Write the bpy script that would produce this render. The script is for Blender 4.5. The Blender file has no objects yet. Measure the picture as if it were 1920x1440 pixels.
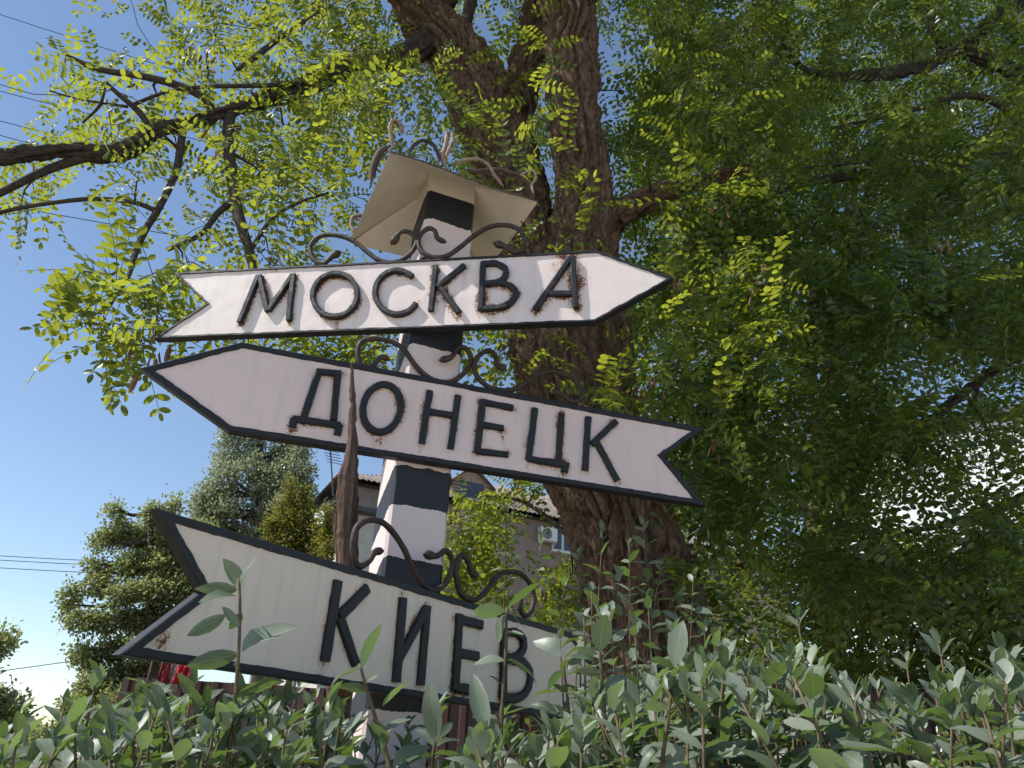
import bpy, math, random
import numpy as np
from mathutils import Vector, Matrix

random.seed(7)
rng = np.random.default_rng(11)
scene = bpy.context.scene
COL = scene.collection
rad = math.radians

# ------------------------------------------------------------------ camera
EYE = np.array([0.0, 0.0, 1.5])
PITCH, ROLL, FPX = rad(26.6), rad(3.0), 1443.0
_f = np.array([0, math.cos(PITCH), math.sin(PITCH)])
_r0 = np.array([1.0, 0, 0])
_u0 = np.cross(_r0, _f)
_r = math.cos(ROLL) * _r0 + math.sin(ROLL) * _u0
_u = -math.sin(ROLL) * _r0 + math.cos(ROLL) * _u0
cam_data = bpy.data.cameras.new('camera')
cam = bpy.data.objects.new('camera', cam_data)
COL.objects.link(cam)
cam_data.sensor_width = 36.0
cam_data.lens = 36.0 * FPX / 1920.0
cam_data.clip_start = 0.02
cam_data.clip_end = 3000
cam.matrix_world = Matrix(((_r[0], _u[0], -_f[0], EYE[0]), (_r[1], _u[1], -_f[1], EYE[1]),
                           (_r[2], _u[2], -_f[2], EYE[2]), (0, 0, 0, 1)))
scene.camera = cam

# ------------------------------------------------------------------ sky and sun
SUN_EL, SUN_B = 47.0, 12.0           # elevation; how far the sun stands on the viewer's side of due left
sun_dir = Vector((-math.cos(rad(SUN_EL)) * math.cos(rad(SUN_B)),
                  -math.cos(rad(SUN_EL)) * math.sin(rad(SUN_B)), math.sin(rad(SUN_EL))))
world = bpy.data.worlds.new('World')
scene.world = world
world.use_nodes = True
wn = world.node_tree.nodes
sky = wn.new('ShaderNodeTexSky')
sky.sky_type = 'NISHITA'
sky.sun_disc = False
sky.sun_elevation = rad(SUN_EL)
sky.sun_rotation = math.atan2(sun_dir.x, sun_dir.y)
sky.air_density = 1.0
sky.dust_density = 0.1
sky.ozone_density = 1.0
wn['Background'].inputs['Strength'].default_value = 0.117
world.node_tree.links.new(sky.outputs[0], wn['Background'].inputs['Color'])
sl = bpy.data.lights.new('sun', 'SUN')
sl.energy = 3.6
sl.angle = rad(0.5)
sl.color = (1.0, 0.97, 0.92)
so = bpy.data.objects.new('sun', sl)
so.rotation_euler = sun_dir.to_track_quat('Z', 'Y').to_euler()
so.location = (-6, -2, 12)
COL.objects.link(so)
scene.view_settings.view_transform = 'Standard'
scene.view_settings.look = 'None'
scene.view_settings.gamma = 1.0
scene.view_settings.exposure = 0.56
scene.render.engine = 'CYCLES'
scene.cycles.max_bounces = 4
scene.cycles.transmission_bounces = 3
scene.cycles.diffuse_bounces = 3
scene.cycles.glossy_bounces = 2
scene.cycles.adaptive_threshold = 0.02
scene.cycles.caustics_reflective = False
scene.cycles.caustics_refractive = False


# ------------------------------------------------------------------ measuring helpers
def ray(px, py):
    return _f * FPX + _r * (px - 960.0) + _u * (720.0 - py)


def at(px, py, Y):
    d = ray(px, py)
    return EYE + d * (Y / d[1])


def depth(P):
    return float((np.asarray(P) - EYE) @ _f)


def project(P):
    Q = np.asarray(P, float) - EYE
    w = Q @ _f
    w = np.where(np.abs(w) < 1e-6, 1e-6, w)
    return 960 + FPX * (Q @ _r) / w, 720 - FPX * (Q @ _u) / w, w


def vnoise(P, seed=0):
    """value noise, P (N,3) -> 0..1"""
    P = np.asarray(P, float)
    i = np.floor(P).astype(np.int64)
    f = P - i
    f = f * f * (3 - 2 * f)

    def h(a, b, c):
        n = (a * 374761393 + b * 668265263 + c * 2147483647 + seed * 1274126177) & 0xFFFFFFFF
        n = ((n ^ (n >> 13)) * 1274126177) & 0xFFFFFFFF
        n = (n ^ (n >> 16)) & 0xFFFFFFFF
        return n / 4294967295.0
    x, y, z = i[:, 0], i[:, 1], i[:, 2]
    r = 0
    for dx in (0, 1):
        wx = f[:, 0] if dx else 1 - f[:, 0]
        for dy in (0, 1):
            wy = f[:, 1] if dy else 1 - f[:, 1]
            for dz in (0, 1):
                wz = f[:, 2] if dz else 1 - f[:, 2]
                r = r + wx * wy * wz * h(x + dx, y + dy, z + dz)
    return r


def spline(pts, n=8, closed=False):
    """Catmull-Rom through rows of pts (any dimension)"""
    P = np.asarray(pts, float)
    k = len(P)
    out = []
    rng_i = range(k) if closed else range(k - 1)
    for i in rng_i:
        if closed:
            p0, p1, p2, p3 = P[(i - 1) % k], P[i], P[(i + 1) % k], P[(i + 2) % k]
        else:
            p1, p2 = P[i], P[i + 1]
            p0 = P[i - 1] if i else 2 * p1 - p2
            p3 = P[i + 2] if i + 2 < k else 2 * p2 - p1
        for j in range(n):
            t = j / n
            out.append(0.5 * ((2 * p1) + (p2 - p0) * t + (2 * p0 - 5 * p1 + 4 * p2 - p3) * t * t
                              + (3 * p1 - p0 - 3 * p2 + p3) * t ** 3))
    if not closed:
        out.append(P[-1])
    return np.array(out)


# ------------------------------------------------------------------ objects
def link(o, parent=None):
    COL.objects.link(o)
    if parent is not None:
        o.parent = parent
    return o


def tag(o, label=None, cat=None, group=None, kind=None):
    if label:
        o['label'] = label
    if cat:
        o['category'] = cat
    if group:
        o['group'] = group
    if kind:
        o['kind'] = kind
    return o


def empty(name, loc, label, cat, group=None):
    o = bpy.data.objects.new(name, None)
    o.location = tuple(loc)
    o.empty_display_size = 0.1
    return tag(link(o), label, cat, group)


def mesh_obj(name, verts, faces, mat, parent=None, smooth=False, origin=None, attr=None):
    """one mesh object; verts in world space; origin defaults to the parent's place"""
    V = np.asarray(verts, float).reshape(-1, 3)
    if origin is None:
        origin = np.array(parent.location) if parent is not None else np.zeros(3)
    V = V - np.asarray(origin)
    me = bpy.data.meshes.new(name)
    if isinstance(faces, np.ndarray):
        n, k = faces.shape
        me.vertices.add(len(V))
        me.vertices.foreach_set('co', V.astype(np.float32).ravel())
        me.loops.add(n * k)
        me.loops.foreach_set('vertex_index', faces.astype(np.int32).ravel())
        me.polygons.add(n)
        me.polygons.foreach_set('loop_start', (np.arange(n) * k).astype(np.int32))
        me.polygons.foreach_set('loop_total', np.full(n, k, np.int32))
        me.update(calc_edges=True)
    else:
        me.from_pydata(V.tolist(), [], [list(map(int, f)) for f in faces])
        me.update()
    if attr:
        for nm, (dom, val) in attr.items():
            a = me.attributes.new(nm, 'FLOAT', dom)
            a.data.foreach_set('value', np.asarray(val, np.float32))
    me.polygons.foreach_set('use_smooth', np.full(len(me.polygons), smooth, bool))
    mats = mat if isinstance(mat, (list, tuple)) else [mat]
    for m in mats:
        me.materials.append(m)
    o = bpy.data.objects.new(name, me)
    if parent is None:
        o.location = tuple(origin)
    link(o, parent)
    return o


class MB:
    """collects pieces of ONE object"""
    def __init__(self):
        self.v, self.f, self.n = [], [], 0

    def add(self, v, f):
        v = np.asarray(v, float)
        self.v.append(v)
        self.f += [[i + self.n for i in q] for q in f]
        self.n += len(v)
        return self

    def box(self, c, size, az=0.0, bev=0.0):
        """box with centre c, size along its own axes, turned by az about z"""
        x, y, z = np.asarray(size) / 2.0
        ca, sa = math.cos(az), math.sin(az)
        b = min(bev, x * .9, y * .9, z * .9)
        if b <= 0:
            P = [(-x, -y, -z), (x, -y, -z), (x, y, -z), (-x, y, -z), (-x, -y, z), (x, -y, z), (x, y, z), (-x, y, z)]
            F = [(3, 2, 1, 0), (4, 5, 6, 7), (0, 1, 5, 4), (1, 2, 6, 5), (2, 3, 7, 6), (3, 0, 4, 7)]
        else:
            P, idx = [], {}
            for sx in (-1, 1):
                for sy in (-1, 1):
                    for sz in (-1, 1):
                        for ax in range(3):
                            q = [sx * (x - b), sy * (y - b), sz * (z - b)]
                            q[ax] = (sx * x, sy * y, sz * z)[ax]
                            idx[(sx, sy, sz, ax)] = len(P)
                            P.append(q)
            F = []
            for ax in range(3):
                o1, o2 = [a for a in range(3) if a != ax]
                for s in (-1, 1):
                    ring = []
                    for a, c2 in ((-1, -1), (1, -1), (1, 1), (-1, 1)):
                        sg = [0, 0, 0]
                        sg[ax], sg[o1], sg[o2] = s, a, c2
                        ring.append(idx[(*sg, ax)])
                    F.append(ring)
            for ax in range(3):
                o1, o2 = [a for a in range(3) if a != ax]
                for a in (-1, 1):
                    for c2 in (-1, 1):
                        s0 = [0, 0, 0]; s1 = [0, 0, 0]
                        s0[ax], s1[ax] = -1, 1
                        s0[o1] = s1[o1] = a
                        s0[o2] = s1[o2] = c2
                        F.append([idx[(*s0, o1)], idx[(*s1, o1)], idx[(*s1, o2)], idx[(*s0, o2)]])
            for sx in (-1, 1):
                for sy in (-1, 1):
                    for sz in (-1, 1):
                        F.append([idx[(sx, sy, sz, a)] for a in range(3)])
        P = np.array(P)
        Q = np.stack([c[0] + P[:, 0] * ca - P[:, 1] * sa, c[1] + P[:, 0] * sa + P[:, 1] * ca, c[2] + P[:, 2]], 1)
        return self.add(Q, F)

    def tube(self, pts, r, seg=8, cap=True, flat=None):
        v, f = tube_mesh(pts, r, seg, cap, flat)
        return self.add(v, f)

    def build(self, name, mat, parent=None, smooth=False, origin=None):
        return mesh_obj(name, np.concatenate(self.v), self.f, mat, parent, smooth, origin)


def frames(P):
    P = np.asarray(P, float)
    T = np.gradient(P, axis=0)
    T /= np.linalg.norm(T, axis=1)[:, None] + 1e-12
    n = np.cross(T[0], [0.31, 0.17, 0.93])
    if np.linalg.norm(n) < 1e-3:
        n = np.cross(T[0], [1, 0, 0])
    n /= np.linalg.norm(n)
    N = []
    for t in T:
        n = n - t * (n @ t)
        n /= np.linalg.norm(n) + 1e-12
        N.append(n)
    N = np.array(N)
    return T, N, np.cross(T, N)


def tube_mesh(P, r, seg=8, cap=True, flat=None):
    P = np.asarray(P, float)
    r = np.broadcast_to(np.asarray(r, float), (len(P),))
    T, N, B = frames(P)
    a = np.arange(seg) * 2 * math.pi / seg
    V = P[:, None, :] + r[:, None, None] * (np.cos(a)[None, :, None] * N[:, None, :] + np.sin(a)[None, :, None] * B[:, None, :])
    k = len(P)
    F = []
    for i in range(k - 1):
        for j in range(seg):
            j2 = (j + 1) % seg
            F.append((i * seg + j, i * seg + j2, (i + 1) * seg + j2, (i + 1) * seg + j))
    if cap:
        F.append(tuple(range(seg))[::-1])
        F.append(tuple((k - 1) * seg + j for j in range(seg)))
    return V.reshape(-1, 3), F


# ------------------------------------------------------------------ materials
class NT:
    def __init__(self, name):
        self.m = bpy.data.materials.new(name)
        self.m.use_nodes = True
        self.t = self.m.node_tree
        self.t.nodes.clear()
        self.out = self.n('ShaderNodeOutputMaterial')

    def n(self, kind, **kw):
        nd = self.t.nodes.new(kind)
        for k, v in kw.items():
            setattr(nd, k, v)
        return nd

    def l(self, a, b):
        self.t.links.new(a, b)

    def coord(self, which='Object', scale=(1, 1, 1)):
        c = self.n('ShaderNodeTexCoord')
        mp = self.n('ShaderNodeMapping')
        mp.inputs['Scale'].default_value = scale
        self.l(c.outputs[which], mp.inputs['Vector'])
        return mp.outputs[0]

    def noise(self, vec, scale, detail=4, rough=0.55, dist=0.0):
        nd = self.n('ShaderNodeTexNoise')
        nd.inputs['Scale'].default_value = scale
        nd.inputs['Detail'].default_value = detail
        nd.inputs['Roughness'].default_value = rough
        nd.inputs['Distortion'].default_value = dist
        if vec is not None:
            self.l(vec, nd.inputs['Vector'])
        return nd.outputs['Fac']

    def ramp(self, fac, stops, interp='LINEAR'):
        nd = self.n('ShaderNodeValToRGB')
        el = nd.color_ramp.elements
        nd.color_ramp.interpolation = interp
        while len(el) < len(stops):
            el.new(0.5)
        for e, (p, c) in zip(el, stops):
            e.position = p
            e.color = (*c, 1) if len(c) == 3 else c
        self.l(fac, nd.inputs[0])
        return nd.outputs[0]

    def mix(self, fac, a, b, blend='MIX'):
        nd = self.n('ShaderNodeMix', data_type='RGBA', blend_type=blend)
        for sock, v in ((nd.inputs[0], fac), (nd.inputs[6], a), (nd.inputs[7], b)):
            if hasattr(v, 'node'):
                self.l(v, sock)
            elif isinstance(v, (int, float)):
                sock.default_value = v
            else:
                sock.default_value = (*v, 1)
        return nd.outputs[2]

    def math(self, op, a, b=None, clamp=False):
        nd = self.n('ShaderNodeMath', operation=op, use_clamp=clamp)
        for sock, v in zip(nd.inputs, (a, b)):
            if v is None:
                continue
            if hasattr(v, 'node'):
                self.l(v, sock)
            else:
                sock.default_value = v
        return nd.outputs[0]

    def bump(self, h, strength=0.3, dist=0.01):
        nd = self.n('ShaderNodeBump')
        nd.inputs['Strength'].default_value = strength
        nd.inputs['Distance'].default_value = dist
        self.l(h, nd.inputs['Height'])
        return nd.outputs[0]

    def principled(self, color, rough=0.6, bump=None, spec=0.5, metal=0.0):
        p = self.n('ShaderNodeBsdfPrincipled')
        for nm, v in (('Base Color', color), ('Roughness', rough), ('Metallic', metal), ('Specular IOR Level', spec)):
            if hasattr(v, 'node'):
                self.l(v, p.inputs[nm])
            elif isinstance(v, (int, float)):
                p.inputs[nm].default_value = v
            else:
                p.inputs[nm].default_value = (*v, 1)
        if bump is not None:
            self.l(bump, p.inputs['Normal'])
        self.l(p.outputs[0], self.out.inputs[0])
        return p


def mat_simple(name, c1, c2, scale=20, rough=0.6, bump=0.2, dist=0.004, spec=0.4, stretch=(1, 1, 1), metal=0.0):
    t = NT(name)
    v = t.coord('Object', stretch)
    f = t.noise(v, scale, 6, 0.6)
    col = t.ramp(f, [(0.3, c1), (0.7, c2)])
    t.principled(col, rough, t.bump(f, bump, dist) if bump else None, spec, metal)
    return t.m


def mat_leaf(name, stops, trans, spec=0.35, rough=0.45, tfac=0.42, scale=30, vein=0.0):
    """leaf: reflecting upper coat over a diffuse/translucent blade, tint differing from leaf to leaf"""
    t = NT(name)
    a = t.n('ShaderNodeAttribute', attribute_name='tint')
    oi = t.n('ShaderNodeObjectInfo')
    s = t.math('FRACT', t.math('ADD', a.outputs['Fac'], oi.outputs['Random']))
    col = t.ramp(s, stops)
    if vein:
        nz = t.noise(t.coord('Object'), scale, 2)
        col = t.mix(t.math('MULTIPLY', nz, vein), col, (0.05, 0.075, 0.035), 'MIX')
    if vein:
        ed = t.n('ShaderNodeAttribute', attribute_name='edge')
        rib = t.ramp(ed.outputs['Fac'], [(0.0, (1, 1, 1)), (0.09, (0, 0, 0))])
        col = t.mix(t.math('MULTIPLY', rib, 0.55), col, (0.36, 0.40, 0.26))
    p = t.n('ShaderNodeBsdfPrincipled')
    t.l(col, p.inputs['Base Color'])
    p.inputs['Roughness'].default_value = rough
    p.inputs['Specular IOR Level'].default_value = spec
    tr = t.n('ShaderNodeBsdfTranslucent')
    tcol = t.mix(s, tuple(c * 0.58 for c in trans), trans)
    t.l(tcol, tr.inputs['Color'])
    mx = t.n('ShaderNodeMixShader')
    mx.inputs[0].default_value = tfac
    t.l(p.outputs[0], mx.inputs[1])
    t.l(tr.outputs[0], mx.inputs[2])
    t.l(mx.outputs[0], t.out.inputs[0])
    return t.m


def mat_panel(name, amount, cream, white=(0.79, 0.655, 0.605)):
    """white enamel on sheet steel, yellowed patches, rust creeping out from the welds ('rust' attribute)"""
    t = NT(name)
    v = t.coord('Object')
    big = t.noise(v, 2.3, 3)
    mid = t.noise(v, 14, 5, 0.65)
    fine = t.noise(v, 90, 5, 0.7)
    streak = t.noise(t.coord('Object', (1, 1, .07)), 38, 5)
    chips = t.ramp(t.noise(v, 55, 8, 0.8), [(0.70, (0, 0, 0)), (0.735, (1, 1, 1))])
    base = t.mix(t.ramp(big, [(0.42, (0, 0, 0)), (0.72, (1, 1, 1))]), white, cream)
    base = t.mix(t.math('MULTIPLY', t.ramp(mid, [(0.5, (0, 0, 0)), (0.8, (1, 1, 1))]), 0.35), base, (0.6, 0.56, 0.52))
    base = t.mix(t.math('MULTIPLY', t.ramp(streak, [(0.5, (0, 0, 0)), (0.72, (1, 1, 1))]), 0.34), base, (0.55, 0.50, 0.45))
    base = t.mix(t.math('MULTIPLY', chips, 0.55), base, (0.30, 0.20, 0.13))
    a = t.n('ShaderNodeAttribute', attribute_name='rust').outputs['Fac']
    speck = t.ramp(t.noise(v, 150, 4, 0.75), [(0.42, (0, 0, 0)), (0.62, (1, 1, 1))])
    patch = t.ramp(t.noise(v, 11, 4, 0.6), [(0.40, (0.12, 0.12, 0.12)), (0.62, (1, 1, 1))])
    m = t.math('MULTIPLY', t.math('MULTIPLY', a, patch), t.math('ADD', t.math('MULTIPLY', fine, 0.7), t.math('MULTIPLY', speck, 1.0)))
    m = t.math('MULTIPLY', m, amount)
    halo = t.ramp(m, [(0.16, (0, 0, 0)), (0.80, (0.9, 0.9, 0.9))])
    core = t.ramp(m, [(0.50, (0, 0, 0)), (0.80, (1, 1, 1))])
    c = t.mix(halo, base, (0.50, 0.29, 0.14))
    c = t.mix(core, c, (0.16, 0.055, 0.022))
    h = t.math('ADD', t.math('MULTIPLY', mid, 0.7), t.math('MULTIPLY', fine, t.math('ADD', 0.25, t.math('MULTIPLY', m, 1.2))))
    rr = t.math('ADD', 0.38, t.math('MULTIPLY', core, 0.4))
    t.principled(c, rr, t.bump(h, 0.28, 0.004), 0.45)
    return t.m


def mat_post(name, period, z0, hgt, slant, w):
    t = NT(name)
    c = t.n('ShaderNodeTexCoord')
    sx = t.n('ShaderNodeSeparateXYZ')
    t.l(c.outputs['Object'], sx.inputs[0])
    v = t.coord('Object')
    nz = t.noise(v, 22, 4)
    big = t.noise(v, 4, 4)
    ph = t.math('ADD', sx.outputs[2], t.math('MULTIPLY', t.math('ADD', sx.outputs[1], w / 2), slant))
    ph = t.math('ADD', ph, t.math('MULTIPLY', t.math('SUBTRACT', nz, 0.5), 0.03))
    bands = ((0.78, 0.92), (1.06, 1.20), (1.335, 1.47), (1.613, 1.75), (1.89, 2.028), (2.173, 2.306), (2.45, 2.585), (2.721, 2.86), (2.955, 3.075), (3.246, 3.40))
    stops = [(0.0, (0, 0, 0))]
    for lo, hi in bands:
        stops += [(lo / 4, (1, 1, 1)), (hi / 4, (0, 0, 0))]
    black = t.ramp(t.math('DIVIDE', ph, 4.0), stops, 'CONSTANT')
    top = t.math('GREATER_THAN', sx.outputs[2], 3.375)
    white = t.mix(big, (0.79, 0.645, 0.60), (0.69, 0.56, 0.52))
    white = t.mix(top, white, (0.76, 0.67, 0.54))
    fine = t.noise(v, 60, 6, 0.7)
    chip = t.ramp(t.noise(v, 16, 8, 0.75), [(0.71, (0, 0, 0)), (0.74, (1, 1, 1))])
    blk = t.mix(fine, (0.012, 0.014, 0.019), (0.028, 0.03, 0.036))
    blk = t.mix(t.math('MULTIPLY', chip, 0.8), blk, (0.09, 0.06, 0.045))
    white = t.mix(t.math('MULTIPLY', chip, 0.6), white, (0.42, 0.36, 0.30))
    black = t.math('MULTIPLY', black, t.math('SUBTRACT', 1.0, top))
    col = t.mix(black, white, blk)
    t.principled(col, t.math('ADD', 0.42, t.math('MULTIPLY', fine, 0.25)), t.bump(t.math('ADD', fine, big), 0.22, 0.004), 0.4)
    return t.m


def mat_bark(name, dark, light, lichen):
    t = NT(name)
    v = t.coord('Object', (1, 1, 0.42))
    a = t.noise(v, 46, 8, 0.74, 0.25)
    b = t.noise(v, 7, 4)
    fine = t.noise(t.coord('Object'), 120, 5, 0.7)
    col = t.mix(t.ramp(a, [(0.34, (0, 0, 0)), (0.62, (1, 1, 1))]), dark, light)
    col = t.mix(t.ramp(b, [(0.52, (0, 0, 0)), (0.8, (0.6, 0.6, 0.6))]), col, lichen)
    h = t.math('ADD', a, t.math('MULTIPLY', fine, 0.4))
    t.principled(col, 0.92, t.bump(h, 1.0, 0.03), 0.15)
    return t.m


M = {}
M['panel_m'] = mat_panel('enamel_panel_rusty', 3.3, (0.77, 0.70, 0.60))
M['panel_d'] = mat_panel('enamel_panel_clean', 1.9, (0.79, 0.605, 0.545), (0.82, 0.635, 0.575))
M['panel_k'] = mat_panel('enamel_panel_warm_bounce', 1.9, (0.85, 0.655, 0.485), (0.865, 0.68, 0.535))  # warmer white: light bounced onto this sign is put into its enamel colour


def mat_black(name):
    t = NT(name)
    v = t.coord('Object')
    a = t.noise(v, 30, 6, 0.65)
    b = t.noise(v, 140, 4, 0.7)
    col = t.mix(a, (0.009, 0.009, 0.0105), (0.026, 0.025, 0.026))
    rust = t.ramp(t.noise(v, 24, 8, 0.75), [(0.66, (0, 0, 0)), (0.72, (1, 1, 1))])
    col = t.mix(t.math('MULTIPLY', rust, 0.7), col, (0.085, 0.042, 0.024))
    t.principled(col, t.math('ADD', 0.36, t.math('MULTIPLY', a, 0.25)), t.bump(t.math('ADD', a, t.math('MULTIPLY', b, .5)), 0.35, 0.004), 0.38)
    return t.m


M['black'] = mat_black('black_paint')
M['iron'] = mat_simple('rusty_iron', (0.022, 0.016, 0.014), (0.085, 0.052, 0.036), 55, 0.6, 0.5, 0.004, 0.4)
M['iron_pale'] = mat_simple('weathered_iron_pale', (0.14, 0.085, 0.06), (0.46, 0.33, 0.24), 30, 0.65, 0.6, 0.006, 0.3)
M['cream'] = mat_simple('cream_paint', (0.76, 0.66, 0.54), (0.88, 0.79, 0.67), 9, 0.5, 0.2, 0.004, 0.4)
M['rust_sheet'] = mat_simple('rusty_sheet', (0.05, 0.032, 0.024), (0.14, 0.09, 0.06), 26, 0.8, 0.4)
M['bark'] = mat_bark('acacia_bark', (0.030, 0.018, 0.012), (0.32, 0.205, 0.135), (0.13, 0.10, 0.075))
M['twig'] = mat_simple('twig_bark', (0.035, 0.028, 0.024), (0.10, 0.08, 0.062), 40, 0.9, 0.4, 0.004, 0.15)
M['stem'] = mat_simple('shrub_stem', (0.085, 0.060, 0.034), (0.165, 0.12, 0.065), 60, 0.7, 0.2, 0.002, 0.25)
M['wood'] = mat_simple('weathered_wood', (0.030, 0.019, 0.015), (0.20, 0.13, 0.10), 60, 0.9, 1.0, 0.012, 0.1, (1, 1, 0.05))
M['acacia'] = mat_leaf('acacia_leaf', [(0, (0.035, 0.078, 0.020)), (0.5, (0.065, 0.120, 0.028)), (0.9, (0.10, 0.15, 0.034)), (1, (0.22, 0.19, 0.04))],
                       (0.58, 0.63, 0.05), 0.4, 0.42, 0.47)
M['acacia_shaded'] = mat_leaf('acacia_leaf_shaded', [(0, (0.028, 0.062, 0.018)), (0.6, (0.055, 0.098, 0.026)), (0.94, (0.08, 0.12, 0.03)), (1, (0.22, 0.19, 0.04))],
                            (0.42, 0.52, 0.045), 0.5, 0.36, 0.36)  # acacia leaf set darker: shade of the right-hand trees put into its colour
M['shrub'] = mat_leaf('shrub_leaf', [(0, (0.090, 0.125, 0.070)), (0.3, (0.155, 0.190, 0.128)), (0.75, (0.25, 0.285, 0.22)), (1, (0.35, 0.375, 0.30))],
                      (0.26, 0.42, 0.05), 0.5, 0.42, 0.30, 60, .35)
M['poplar'] = mat_leaf('poplar_leaf', [(0, (0.17, 0.205, 0.115)), (0.65, (0.27, 0.30, 0.185)), (1, (0.46, 0.48, 0.38))], (0.60, 0.64, 0.36), 0.6, 0.3, 0.42)
M['maple'] = mat_leaf('maple_leaf', [(0, (0.15, 0.18, 0.085)), (0.75, (0.23, 0.25, 0.125)), (1, (0.35, 0.29, 0.14))], (0.56, 0.62, 0.20), 0.45, 0.4, 0.45)
M['vine'] = mat_leaf('vine_leaf', [(0, (0.11, 0.145, 0.03)), (0.7, (0.19, 0.195, 0.045)), (1, (0.32, 0.15, 0.06))], (0.46, 0.46, 0.07), 0.35, 0.45, 0.4)
M['pod'] = mat_simple('dry_seed_pod', (0.10, 0.045, 0.02), (0.30, 0.16, 0.08), 20, 0.7, 0.2)
M['berry'] = mat_simple('green_berry', (0.16, 0.22, 0.03), (0.24, 0.30, 0.05), 20, 0.4, 0.0)
M['render'] = mat_simple('wall_render', (0.24, 0.185, 0.155), (0.32, 0.255, 0.22), 3.5, 0.9, 0.2, 0.01, 0.1)
M['render_pale'] = mat_simple('pale_render', (0.50, 0.46, 0.41), (0.60, 0.56, 0.50), 3.5, 0.9, 0.2, 0.01, 0.1)
M['slate'] = mat_simple('fibre_cement_sheet', (0.22, 0.18, 0.155), (0.42, 0.34, 0.29), 4, 0.9, 0.3, 0.01, 0.1)
M['slate_dark'] = mat_simple('dark_sheet', (0.05, 0.052, 0.056), (0.10, 0.10, 0.105), 6, 0.7, 0.2)
M['brickish'] = mat_simple('pink_board', (0.34, 0.22, 0.17), (0.44, 0.30, 0.24), 6, 0.85, 0.2)
M['plastic'] = mat_simple('white_plastic', (0.66, 0.66, 0.65), (0.74, 0.74, 0.73), 8, 0.4, 0.0)
M['grille'] = mat_simple('dark_grille', (0.05, 0.05, 0.052), (0.09, 0.09, 0.09), 20, 0.5, 0.0)
M['louvre'] = mat_simple('louvre_wood', (0.26, 0.20, 0.16), (0.38, 0.31, 0.26), 12, 0.85, 0.2)
M['metal_red'] = mat_simple('maroon_sheet', (0.050, 0.022, 0.021), (0.085, 0.036, 0.033), 5, 0.45, 0.15, 0.004, 0.5)
M['cloth_red'] = mat_simple('red_cloth', (0.42, 0.018, 0.035), (0.56, 0.035, 0.055), 30, 0.75, 0.1)
M['cloth_dark'] = mat_simple('dark_red_cloth', (0.20, 0.03, 0.035), (0.30, 0.05, 0.05), 30, 0.8, 0.1)
M['cloth_pale'] = mat_simple('pale_cloth', (0.50, 0.42, 0.42), (0.6, 0.5, 0.5), 30, 0.8, 0.1)
M['cable'] = mat_simple('cable_black', (0.018, 0.018, 0.02), (0.03, 0.03, 0.032), 20, 0.6, 0.0)
M['glare_wall'] = mat_simple('glare_wall', (0.74, 0.73, 0.70), (0.80, 0.79, 0.77), 2, 0.85, 0.1)
t_ = NT('window_glass')
t_.principled(t_.ramp(t_.noise(t_.coord('Object'), 2, 2), [(0.3, (0.02, 0.025, 0.03)), (0.7, (0.05, 0.055, 0.06))]), 0.06, None, 0.8)
M['glass'] = t_.m
t_ = NT('soil_and_grass')
v_ = t_.coord('Object')
g1 = t_.noise(v_, 0.6, 5)
g2 = t_.noise(v_, 18, 6, 0.7)
t_.principled(t_.mix(g1, t_.mix(g2, (0.17, 0.135, 0.10), (0.27, 0.22, 0.165)), t_.mix(g2, (0.10, 0.11, 0.045), (0.18, 0.165, 0.09))), 0.95, t_.bump(g2, 0.6, 0.03), 0.1)
M['ground'] = t_.m

# ------------------------------------------------------------------ ground
n = 60
gx = np.sinh(np.linspace(-1, 1, n) * 6.2) * 4.0
GX, GY = np.meshgrid(gx, gx, indexing='ij')
GZ = (vnoise(np.stack([GX.ravel() * .5, GY.ravel() * .5, GX.ravel() * 0], 1)) - .5) * 0.10
GZ = np.where(np.hypot(GX.ravel(), GY.ravel()) > 60, 0, GZ) - 0.02
idx = np.arange(n * n).reshape(n, n)
gf = np.stack([idx[:-1, :-1].ravel(), idx[1:, :-1].ravel(), idx[1:, 1:].ravel(), idx[:-1, 1:].ravel()], 1)
tag(mesh_obj('ground', np.stack([GX.ravel(), GY.ravel(), GZ], 1), gf, M['ground'], smooth=True), kind='structure')

t_ = NT('bounce_paving')
v_ = t_.coord('Object')
p1 = t_.noise(v_, 1.1, 5)
p2 = t_.noise(v_, 30, 6, 0.7)
t_.principled(t_.mix(p1, t_.mix(p2, (0.44, 0.385, 0.32), (0.56, 0.49, 0.41)), (0.52, 0.455, 0.38)), 0.9, t_.bump(p2, 0.3, 0.01), 0.2)
M['bounce_slab'] = t_.m
tag(MB().box((0, -19.3, 0.03), (90, 40, 0.14), 0, .02).build('bounce_pavement', M['bounce_slab']), kind='structure')  # unseen pale slab, added and widened to bounce warm light onto the signs

# ------------------------------------------------------------------ house behind the trees
HAZ = rad(25.0)
hd = np.array([math.cos(HAZ), math.sin(HAZ), 0])
hn = np.array([math.sin(HAZ), -math.cos(HAZ), 0])
hb = -hn
Zv = np.array([0, 0, 1.0])
HS = 26.0 / 14.0
corner = at(632, 889, 26.0)
EAVE = corner[2]
base_c = np.array([corner[0], corner[1], 0])


def house_px(px, py, off=0.0):
    """point of the facade plane (pushed out by off) seen at a pixel -> (u along, z)"""
    d = ray(px, py)
    c = hn @ (base_c + hn * off)
    P = EYE + d * ((c - hn @ EYE) / (hn @ d))
    return (P - base_c) @ hd, P[2]


def hp(u, dpt, z):
    return base_c + hd * u + hb * dpt + Zv * z


house = empty('house', base_c, 'tall house of grey-brown render with corrugated roof behind the signpost', 'house')
WL, WD = 21.0, 14.0
MB().box(hp(0.45 + WL / 2, 0.45 + WD / 2, (EAVE - 0.12) / 2), (WL, WD, EAVE - 0.12), HAZ).build('wall', M['render'], house)


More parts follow.
